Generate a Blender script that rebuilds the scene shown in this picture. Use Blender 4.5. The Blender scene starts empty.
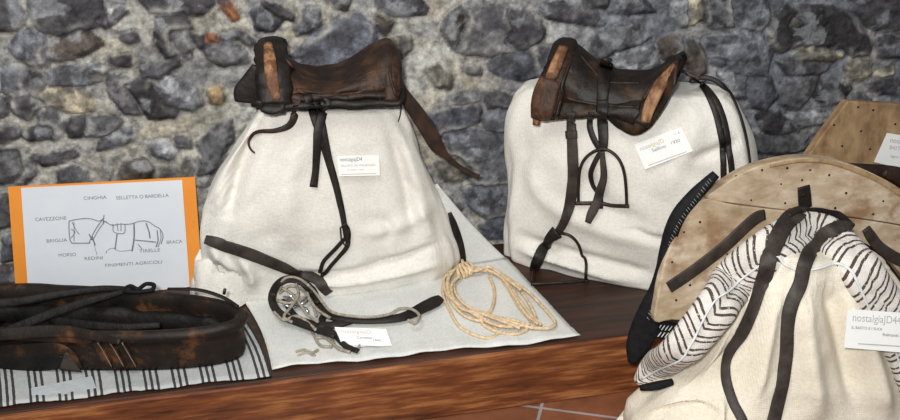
import bpy, math, random
import numpy as np
from mathutils import Vector, Matrix
from mathutils.bvhtree import BVHTree

random.seed(7); RNG = np.random.RandomState(11)
C = bpy.context.scene.collection
sc = bpy.context.scene

# ------------------------------------------------------------------ camera
FPX, CAM = 950.0, Vector((0, -2.475, 1.47))
PSI, TH, RO = math.radians(11), math.radians(25), math.radians(-1)
Fv = Vector((math.sin(PSI)*math.cos(TH), math.cos(PSI)*math.cos(TH), -math.sin(TH)))
R0 = Vector((math.cos(PSI), -math.sin(PSI), 0)); U0 = R0.cross(Fv)
Rv = R0*math.cos(RO)+U0*math.sin(RO); Uv = U0*math.cos(RO)-R0*math.sin(RO)
cam_d = bpy.data.cameras.new('camera'); cam = bpy.data.objects.new('camera', cam_d); C.objects.link(cam)
cam.matrix_world = Matrix(((Rv.x, Uv.x, -Fv.x, CAM.x), (Rv.y, Uv.y, -Fv.y, CAM.y), (Rv.z, Uv.z, -Fv.z, CAM.z), (0, 0, 0, 1)))
cam_d.sensor_width = 36; cam_d.lens = 36*FPX/900; cam_d.clip_start = .02
sc.camera = cam
PZ, PY = 0.17, -0.565           # platform top height, platform front edge

def ray(x, y): return Fv+Rv*((x-450)/FPX)-Uv*((y-210)/FPX)
def onz(x, y, z): d = ray(x, y); return CAM+d*((z-CAM.z)/d.z)
def onpl(x, y, O, n): d = ray(x, y); return CAM+d*((O-CAM).dot(n)/d.dot(n))
def ony(x, y, yy): return onpl(x, y, Vector((0, yy, 0)), Vector((0, 1, 0)))
def proj(p):
    v = p-CAM; d = v.dot(Fv); return (450+FPX*v.dot(Rv)/d, 210-FPX*v.dot(Uv)/d, d)

# ------------------------------------------------------------------ noise
_tab = RNG.rand(256, 256)
def vn(x, y):
    xi = np.floor(x).astype(int); yi = np.floor(y).astype(int); fx = x-xi; fy = y-yi
    fx = fx*fx*(3-2*fx); fy = fy*fy*(3-2*fy)
    a = _tab[xi & 255, yi & 255]; b = _tab[(xi+1) & 255, yi & 255]; c = _tab[xi & 255, (yi+1) & 255]; d = _tab[(xi+1) & 255, (yi+1) & 255]
    return (a*(1-fx)+b*fx)*(1-fy)+(c*(1-fx)+d*fx)*fy-.5
def fbm(x, y, o=4):
    x = np.asarray(x, float); y = np.asarray(y, float); r = 0; a = 1
    for k in range(o): r = r+a*vn(x+17.3*k, y+9.1*k); x = x*2; y = y*2; a *= .5
    return r
def sstep(a, b, x): t = np.clip((x-a)/(b-a), 0, 1); return t*t*(3-2*t)

# ------------------------------------------------------------------ objects
ROOT = {}
def tag(o, label=None, cat=None, group=None, kind=None):
    if label: o['label'] = label
    if cat: o['category'] = cat
    if group: o['group'] = group
    if kind: o['kind'] = kind
    return o
def thing(name, loc, label, cat, group=None):
    o = bpy.data.objects.new(name, None); C.objects.link(o); o.location = loc; o.empty_display_size = .05
    ROOT[o] = Vector(loc); return tag(o, label, cat, group)
def mk(name, V, Fc, mat, parent=None, smooth=True, uv=None, base=None, label=None):
    """one mesh object from world-space vertices"""
    if parent: off = ROOT[parent]
    else: off = Vector(base) if base is not None else Vector((0, 0, 0))
    me = bpy.data.meshes.new(name); me.from_pydata([tuple(Vector(v)-off) for v in V], [], [tuple(f) for f in Fc])
    me.update()
    if uv is not None:
        l = me.uv_layers.new(name='UVMap')
        for lp in me.loops: l.data[lp.index].uv = uv[lp.vertex_index]
    if smooth: me.polygons.foreach_set('use_smooth', [True]*len(me.polygons))
    me.materials.append(mat)
    o = bpy.data.objects.new(name, me); C.objects.link(o)
    if parent: o.parent = parent
    else: o.location = off
    ROOT[o] = off
    if label: o['label'] = label
    return o
def bvh(*os):
    out = []
    for o in os:
        off = ROOT[o]
        out.append(BVHTree.FromPolygons([v.co+off for v in o.data.vertices], [tuple(p.vertices) for p in o.data.polygons]))
    return out
def solid(o, t, off=-1.0):
    m = o.modifiers.new('thickness', 'SOLIDIFY'); m.thickness = t; m.offset = off; return o
def bev(o, w, s=2):
    m = o.modifiers.new('bevel', 'BEVEL'); m.width = w; m.segments = s; m.limit_method = 'ANGLE'; return o
def subs(o, n=1):
    m = o.modifiers.new('subsurf', 'SUBSURF'); m.levels = n; m.render_levels = n; return o

class MB:
    def __init__(s): s.V = []; s.F = []; s.U = []
    def add(s, V, Fc, U=None):
        b = len(s.V); s.V += [Vector(v) for v in V]; s.F += [tuple(i+b for i in f) for f in Fc]
        s.U += (U if U else [(0, 0)]*len(V)); return s
    def out(s, name, mat, parent=None, **k): return mk(name, s.V, s.F, mat, parent, uv=s.U, **k)

def grid(P, UV=None, closed=False, capends=False):
    n = len(P); m = len(P[0]); V = [p for r in P for p in r]; Fc = []
    for i in range(n-1):
        for j in range(m if closed else m-1):
            k = (j+1) % m; Fc.append((i*m+j, i*m+k, (i+1)*m+k, (i+1)*m+j))
    if capends:
        Fc.append(tuple(range(m-1, -1, -1))); Fc.append(tuple((n-1)*m+j for j in range(m)))
    U = [u for r in UV for u in r] if UV else [(j/(m-1), i/(n-1)) for i in range(n) for j in range(m)]
    return V, Fc, U
def box(x0, x1, y0, y1, z0, z1):
    V = [(x, y, z) for x in (x0, x1) for y in (y0, y1) for z in (z0, z1)]
    return V, [(0, 1, 3, 2), (4, 6, 7, 5), (0, 4, 5, 1), (2, 3, 7, 6), (0, 2, 6, 4), (1, 5, 7, 3)]

def cr(pts, step=3.0, closed=False):
    """Catmull-Rom through tuples of any length; step measured on the first two entries"""
    P = [np.array(p, float) for p in pts]; n = len(P); out = []
    rng = range(n if closed else n-1)
    for i in rng:
        a = P[(i-1) % n] if (closed or i > 0) else 2*P[0]-P[1]
        b = P[i]; c = P[(i+1) % n]
        d = P[(i+2) % n] if (closed or i < n-2) else 2*P[-1]-P[-2]
        L = max(np.linalg.norm((c-b)[:3] if len(b) == 3 and step < 1 else (c-b)[:2]), 1e-6); k = max(1, int(math.ceil(L/step)))
        for q in range(k):
            t = q/k
            out.append(.5*((2*b)+(c-a)*t+(2*a-5*b+4*c-d)*t*t+(3*b-a-3*c+d)*t**3))
    if not closed: out.append(P[-1])
    return out

def frames(P, closed=False):
    n = len(P); T = []
    for i in range(n):
        a = P[(i-1) % n] if closed else P[max(i-1, 0)]; b = P[(i+1) % n] if closed else P[min(i+1, n-1)]
        t = (b-a); T.append(t.normalized() if t.length > 1e-9 else Vector((1, 0, 0)))
    return T
def tube(P, r, seg=8, closed=False, twist=0, amp=0, lobes=3, cap=True):
    """tube along world points; twist/amp give laid-rope strands"""
    P = [Vector(p) for p in P]; T = frames(P, closed); n = len(P)
    up = Vector((0, 0, 1)) if abs(T[0].z) < .8 else Vector((0, 1, 0)); N = (up-T[0]*up.dot(T[0])).normalized()
    rows = []; s = 0
    for i in range(n):
        if i: s += (P[i]-P[i-1]).length
        N = (N-T[i]*N.dot(T[i])).normalized(); B = T[i].cross(N)
        ri = r(i/(n-1)) if callable(r) else r; row = []
        for k in range(seg):
            a = 2*math.pi*k/seg; rr = ri*(1+amp*math.cos(lobes*(a-twist*s)))
            row.append(P[i]+N*(rr*math.cos(a))+B*(rr*math.sin(a)))
        rows.append(row)
    if closed: rows.append(rows[0])
    V, Fc, U = grid(rows, closed=True, capends=(cap and not closed)); return V, Fc, U
def ribbon(P, N, W, th):
    P = [Vector(p) for p in P]; T = frames(P); rows = []; uvs = []; s = 0
    for i in range(len(P)):
        if i: s += (P[i]-P[i-1]).length
        n = (N[i]-T[i]*N[i].dot(T[i]))
        n = n.normalized() if n.length > 1e-6 else Vector((0, -1, 0))
        B = T[i].cross(n); w = W[i]/2; e = min(th*.5, w*.5)
        sec = [(-w, -.3), (-w, .3), (-w+e, .5), (0, .62), (w-e, .5), (w, .3), (w, -.3), (w-e, -.5), (-w+e, -.5)]
        rows.append([P[i]+B*a+n*(b*th) for a, b in sec]); uvs.append([(s, a/w if w else 0) for a, b in sec])
    return grid(rows, uvs, closed=True, capends=True)

def lay(pts, surf=(), off=.004, fb=None, step=3.0, smooth=2):
    """pixel path (x,y,w) laid over surfaces: world points, normals, widths"""
    S = cr(pts, step); D = []; NN = []
    for s in S:
        d = ray(s[0], s[1]); L = d.length; best = None
        for b in surf:
            h = b.ray_cast(CAM, d.normalized())
            if h[0] is not None and (best is None or h[3] < best[0]): best = (h[3], h[1])
        if best is None and fb is not None:
            p = fb(s[0], s[1]); best = ((p-CAM).length, -d.normalized())
        D.append(None if best is None else best[0]/L)
        if best is None: NN.append(None)
        else:
            n = best[1]
            if n.dot(d) > 0: n = -n
            NN.append(n.copy())
    idx = [i for i, v in enumerate(D) if v is not None]
    if not idx: print('MISS', pts); D[0] = 2.2; NN[0] = Vector((0, -1, 0)); idx = [0]
    for i in range(len(D)):
        if D[i] is None:
            a = [k for k in idx if k < i]; b = [k for k in idx if k > i]
            if a and b:
                a = a[-1]; b = b[0]; t = (i-a)/(b-a); D[i] = D[a]*(1-t)+D[b]*t; NN[i] = NN[a].lerp(NN[b], t)
            else: k = a[-1] if a else b[0]; D[i] = D[k]; NN[i] = NN[k].copy()
    for _ in range(smooth):
        D = [D[0]]+[min((D[i-1]+D[i]*2+D[i+1])/4, D[i]) for i in range(1, len(D)-1)]+[D[-1]]
        NN = [NN[0]]+[(NN[i-1]+NN[i]+NN[i+1]).normalized() for i in range(1, len(NN)-1)]+[NN[-1]]
    P = [CAM+ray(s[0], s[1])*d+n*off for s, d, n in zip(S, D, NN)]
    W = [float(s[2])*d/FPX if len(s) > 2 else .01 for s, d in zip(S, D)]
    return P, NN, W
def strap(name, pts, mat, parent=None, surf=(), off=.004, th=.004, fb=None, base=None, label=None, smooth=2, wave=0):
    P, N, W = lay(pts, surf, off, fb, smooth=smooth)
    if wave: W = [w*(1+wave*float(fbm(i*.13, w*99))) for i, w in enumerate(W)]
    V, Fc, U = ribbon(P, N, W, th)
    return mk(name, V, Fc, mat, parent, uv=U, base=(P[0] if base is None and parent is None else base), label=label)
def rope(pts, surf, off, fb, r, **k):
    P, N, W = lay([(a, b, 3) for a, b in pts], surf, off, fb, step=1.2)
    return tube(P, r, seg=9, twist=k.get('twist', 260), amp=k.get('amp', .2), lobes=3)

# ------------------------------------------------------------------ materials
def nodes(name):
    m = bpy.data.materials.new(name); m.use_nodes = True; nt = m.node_tree
    return m, nt, nt.nodes['Principled BSDF']
def nd(nt, t, **k):
    n = nt.nodes.new(t)
    for a, b in k.items():
        if a in n.inputs.keys(): n.inputs[a].default_value = b
        else: setattr(n, a, b)
    return n
def ramp(nt, src, stops):
    r = nt.nodes.new('ShaderNodeValToRGB'); e = r.color_ramp.elements
    while len(e) < len(stops): e.new(.5)
    for q, (p, c) in zip(e, stops): q.position = p; q.color = (*c, 1) if len(c) == 3 else c
    nt.links.new(src, r.inputs[0]); return r.outputs[0]
def mixc(nt, f, a, b, mode='MIX'):
    m = nt.nodes.new('ShaderNodeMix'); m.data_type = 'RGBA'; m.blend_type = mode
    for s, v in ((0, f), (6, a), (7, b)):
        if hasattr(v, 'links'): nt.links.new(v, m.inputs[s])
        else: m.inputs[s].default_value = v if s == 0 else ((*v, 1) if len(v) == 3 else v)
    return m.outputs[2]
def noise(nt, co, scale, detail=4, rough=.6, sc3=(1, 1, 1)):
    mp = nd(nt, 'ShaderNodeMapping'); mp.inputs['Scale'].default_value = sc3; nt.links.new(co, mp.inputs[0])
    n = nd(nt, 'ShaderNodeTexNoise', Scale=scale, Detail=detail, Roughness=rough); nt.links.new(mp.outputs[0], n.inputs['Vector'])
    return n.outputs[0]
def bump(nt, bs, h, dist, strength=1.0, prev=None):
    b = nd(nt, 'ShaderNodeBump', Distance=dist, Strength=strength); nt.links.new(h, b.inputs['Height'])
    if prev: nt.links.new(prev, b.inputs['Normal'])
    nt.links.new(b.outputs[0], bs.inputs['Normal']); return b.outputs[0]
def m_math(nt, op, a, b=None, c=None):
    m = nt.nodes.new('ShaderNodeMath'); m.operation = op
    for i, v in enumerate((a, b, c)):
        if v is None: continue
        if hasattr(v, 'links'): nt.links.new(v, m.inputs[i])
        else: m.inputs[i].default_value = v
    return m.outputs[0]
def simple(name, c1, c2, scale, rough=.6, bd=.001, bscale=None, sc3=(1, 1, 1), lo=.35, hi=.65, metallic=0, spec=.5, c3=None):
    m, nt, bs = nodes(name); co = nd(nt, 'ShaderNodeTexCoord').outputs['Object']
    n = noise(nt, co, scale, 5, .65, sc3)
    st = [(lo, c1), (hi, c2)] if c3 is None else [(lo, c1), ((lo+hi)/2, c2), (hi, c3)]
    nt.links.new(ramp(nt, n, st), bs.inputs['Base Color'])
    bs.inputs['Roughness'].default_value = rough; bs.inputs['Metallic'].default_value = metallic
    bs.inputs['Specular IOR Level'].default_value = spec
    if bd: bump(nt, bs, noise(nt, co, bscale or scale*3, 4, .6, sc3), bd)
    return m
def cloth(name, c1, c2, weave=260, stripes=None):
    m, nt, bs = nodes(name); tc = nd(nt, 'ShaderNodeTexCoord'); co = tc.outputs['Object']
    col = ramp(nt, noise(nt, co, 5, 4, .6), [(.35, c1), (.65, c2)])
    fine = noise(nt, co, 140, 2, .5, (1, 1, 1))
    col = mixc(nt, .28, col, ramp(nt, fine, [(.3, (.6, .58, .54)), (.7, (1, 1, 1))]), 'MULTIPLY')
    if stripes: col = stripes(nt, tc, col)
    nt.links.new(col, bs.inputs['Base Color']); bs.inputs['Roughness'].default_value = .95
    bs.inputs['Specular IOR Level'].default_value = .1
    w = nd(nt, 'ShaderNodeTexWave', Scale=weave/6.28*2, Distortion=1.2, Detail=1.0); w.bands_direction = 'Z'; nt.links.new(co, w.inputs[0])
    w2 = nd(nt, 'ShaderNodeTexWave', Scale=weave/6.28*2, Distortion=1.2, Detail=1.0); w2.bands_direction = 'X'; nt.links.new(co, w2.inputs[0])
    h = m_math(nt, 'ADD', m_math(nt, 'MULTIPLY', w.outputs[1], w2.outputs[1]), m_math(nt, 'MULTIPLY', fine, 1.5))
    bump(nt, bs, h, .0012, .55)
    return m

LINEN = cloth('linen', (.74, .72, .67), (.82, .80, .75))
LINEN_G = cloth('linen_grey', (.66, .68, .67), (.74, .75, .73))
LINEN_C = cloth('linen_cream', (.76, .70, .58), (.84, .79, .68))
def stripes_mat(nt, tc, col):
    uv = nd(nt, 'ShaderNodeSeparateXYZ'); nt.links.new(tc.outputs['UV'], uv.inputs[0])
    u = m_math(nt, 'ADD', uv.outputs[0], m_math(nt, 'MULTIPLY', noise(nt, tc.outputs['Object'], 60, 2), .002))
    g = m_math(nt, 'FRACT', m_math(nt, 'DIVIDE', u, .064))          # group
    l = m_math(nt, 'FRACT', m_math(nt, 'MULTIPLY', g, 4.6))
    a = m_math(nt, 'MULTIPLY', m_math(nt, 'LESS_THAN', l, .46), m_math(nt, 'LESS_THAN', g, .65))
    return mixc(nt, m_math(nt, 'MULTIPLY', a, .96), col, (.035, .035, .04))
STRIPED = cloth('striped_cloth', (.42, .44, .45), (.52, .53, .53), stripes=stripes_mat)
def pad_mat(nt, tc, col):
    uv = nd(nt, 'ShaderNodeSeparateXYZ'); nt.links.new(tc.outputs['UV'], uv.inputs[0])
    s = m_math(nt, 'ADD', uv.outputs[0], m_math(nt, 'MULTIPLY', noise(nt, tc.outputs['Object'], 18, 2), .008))
    g = m_math(nt, 'FRACT', m_math(nt, 'DIVIDE', s, .035))
    l = m_math(nt, 'FRACT', m_math(nt, 'MULTIPLY', g, 2.7))
    a = m_math(nt, 'MULTIPLY', m_math(nt, 'MULTIPLY', m_math(nt, 'LESS_THAN', l, .42), m_math(nt, 'LESS_THAN', g, .62)), m_math(nt, 'GREATER_THAN', noise(nt, tc.outputs['Object'], 220, 1), .33))
    return mixc(nt, a, col, (.085, .066, .058))
PADCLOTH = cloth('pad_cloth', (.68, .65, .61), (.80, .77, .73), stripes=pad_mat)
LEATHER = simple('dark_leather', (.006, .005, .005), (.020, .015, .012), 28, .5, .0015, spec=.28)
LEATHER_B = simple('brown_leather', (.009, .006, .005), (.030, .015, .009), 16, .55, .003, c3=(.085, .036, .015), lo=.32, hi=.68, spec=.3)
LEATHER_G = simple('greyed_leather', (.020, .016, .014), (.055, .043, .036), 22, .55, .0015, spec=.3)
SEAT2 = simple('saddle_leather_black', (.005, .004, .004), (.016, .010, .007), 14, .5, .003, c3=(.05, .025, .012), spec=.28)
LEATHER_R = simple('reddish_leather', (.014, .008, .006), (.05, .025, .016), 18, .55, .0015, spec=.3)
WOOD_O = simple('worn_orange_wood', (.03, .014, .008), (.13, .055, .025), 34, .55, .003, sc3=(1, 1, .3), c3=(.40, .22, .11), lo=.3, hi=.7, spec=.3)
COLLAR = simple('collar_leather', (.006, .005, .004), (.017, .011, .008), 9, .55, .003, lo=.36, hi=.76, c3=(.17, .070, .024), spec=.25)
COLLAR_D = simple('collar_dark', (.004, .004, .004), (.013, .010, .009), 16, .6, .004, spec=.25)
BLACKM = simple('black_webbing', (.004, .004, .005), (.010, .010, .011), 60, .7, .001, spec=.2)
IRON = simple('dark_iron', (.02, .016, .014), (.06, .04, .03), 60, .45, .0006, metallic=.7)
STEEL = simple('bright_metal', (.45, .46, .48), (.75, .76, .78), 40, .25, .0003, metallic=1)
ROPE = simple('jute_rope', (.52, .37, .21), (.80, .64, .44), 90, .9, .0012)
ROPE_G = simple('grey_rope', (.22, .19, .15), (.44, .39, .32), 90, .9, .0012)
PAPER = simple('white_paper', (.66, .70, .76), (.70, .74, .79), 8, .8, 0, spec=.2)
CARDM = simple('white_card', (.84, .86, .84), (.88, .89, .87), 8, .6, 0)
PAPER_G = simple('thin_paper', (.38, .42, .44), (.46, .50, .52), 30, .7, 0)
ORANGE = simple('orange_board', (.78, .27, .03), (.84, .31, .04), 6, .6, 0)
INK = simple('grey_ink', (.16, .16, .18), (.24, .24, .26), 60, .8, 0)
INK_L = simple('faint_ink', (.38, .38, .40), (.5, .5, .52), 60, .8, 0)
INK_O = simple('tan_ink', (.52, .42, .24), (.6, .5, .32), 60, .8, 0)
INK_P = simple('pinkish_ink', (.55, .38, .30), (.6, .45, .37), 60, .8, 0)
THREAD = simple('pale_thread', (.62, .66, .68), (.78, .80, .80), 80, .9, .0006)
STITCH = simple('tan_stitch', (.20, .13, .09), (.28, .19, .13), 80, .9, 0)

def wood(name, cols, scale, sc3, rough=.4, bd=.0008, blot=None, coat=0):
    m, nt, bs = nodes(name); co = nd(nt, 'ShaderNodeTexCoord').outputs['Object']
    g = noise(nt, co, scale, 6, .62, sc3); w = noise(nt, co, scale*.22, 3, .5, sc3)
    f = m_math(nt, 'ADD', m_math(nt, 'MULTIPLY', g, .6), m_math(nt, 'MULTIPLY', w, .4))
    col = ramp(nt, f, cols)
    if blot:
        b = noise(nt, co, blot[0], 5, .6); f2 = ramp(nt, b, [(blot[1], (0, 0, 0)), (blot[2], (1, 1, 1))])
        col = mixc(nt, f2, col, blot[3])
    nt.links.new(col, bs.inputs['Base Color']); bs.inputs['Roughness'].default_value = rough
    bs.inputs['Coat Weight'].default_value = coat; bs.inputs['Coat Roughness'].default_value = .25
    bump(nt, bs, g, bd); return m
BEAM = wood('red_beam_wood', [(.34, (.035, .009, .004)), (.5, (.17, .050, .015)), (.68, (.46, .20, .07))], 80, (.10, 1, 1), .45, coat=.05)
PLANKD = wood('dark_plank_wood', [(.38, (.018, .007, .004)), (.62, (.060, .022, .011))], 40, (.12, 1, 1), .5, coat=.0)
WOOD_D = simple('dark_red_wood', (.02, .010, .007), (.06, .026, .014), 30, .55, .003, sc3=(1, 1, .5), c3=(.18, .08, .04), lo=.3, hi=.75, spec=.3)
PALE = wood('pale_board_wood', [(.34, (.28, .195, .115)), (.5, (.47, .365, .25)), (.66, (.66, .57, .45))], 34, (.5, 1, 1), .75, .002, blot=(13, .52, .66, (.27, .16, .085)))
PALE2 = wood('tan_board_wood', [(.34, (.18, .105, .05)), (.5, (.34, .22, .115)), (.68, (.48, .34, .20))], 30, (1, 1, .5), .75, .002, blot=(9, .54, .70, (.17, .08, .03)))

# ------------------------------------------------------------------ setting: floor
a = onz(513, 404, 0); b = onz(589, 414, 0); X = onz(541, 408, 0); ang = math.atan2(b.y-a.y, b.x-a.x)
m, nt, bs = nodes('terracotta_tiles'); co = nd(nt, 'ShaderNodeTexCoord').outputs['Object']
mp = nd(nt, 'ShaderNodeMapping'); mp.vector_type = 'TEXTURE'; mp.inputs['Location'].default_value = (X.x, X.y, 0); mp.inputs['Rotation'].default_value = (0, 0, ang)
nt.links.new(co, mp.inputs[0])
br = nd(nt, 'ShaderNodeTexBrick', Scale=1.0); br.offset = 0; br.inputs['Brick Width'].default_value = .3; br.inputs['Row Height'].default_value = .3
br.inputs['Mortar Size'].default_value = .0045; br.inputs['Mortar Smooth'].default_value = .1; br.inputs['Bias'].default_value = 0
br.inputs['Color1'].default_value = (.24, .09, .045, 1); br.inputs['Color2'].default_value = (.19, .075, .04, 1); br.inputs['Mortar'].default_value = (.33, .31, .32, 1)
nt.links.new(mp.outputs[0], br.inputs[0])
n1 = ramp(nt, noise(nt, co, 9, 5, .6), [(.3, (.62, .6, .6)), (.7, (1.15, 1.1, 1.05))])
nt.links.new(mixc(nt, 1, br.outputs[0], n1, 'MULTIPLY'), bs.inputs['Base Color']); bs.inputs['Roughness'].default_value = .35
bump(nt, bs, m_math(nt, 'SUBTRACT', noise(nt, co, 30, 3), m_math(nt, 'MULTIPLY', br.outputs[1], 2)), .001)
o = mk('floor', [(-3.5, -4.5, 0), (4.5, -4.5, 0), (4.5, 0.05, 0), (-3.5, .05, 0)], [(0, 1, 2, 3)], m, smooth=False); tag(o, kind='structure')

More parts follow.
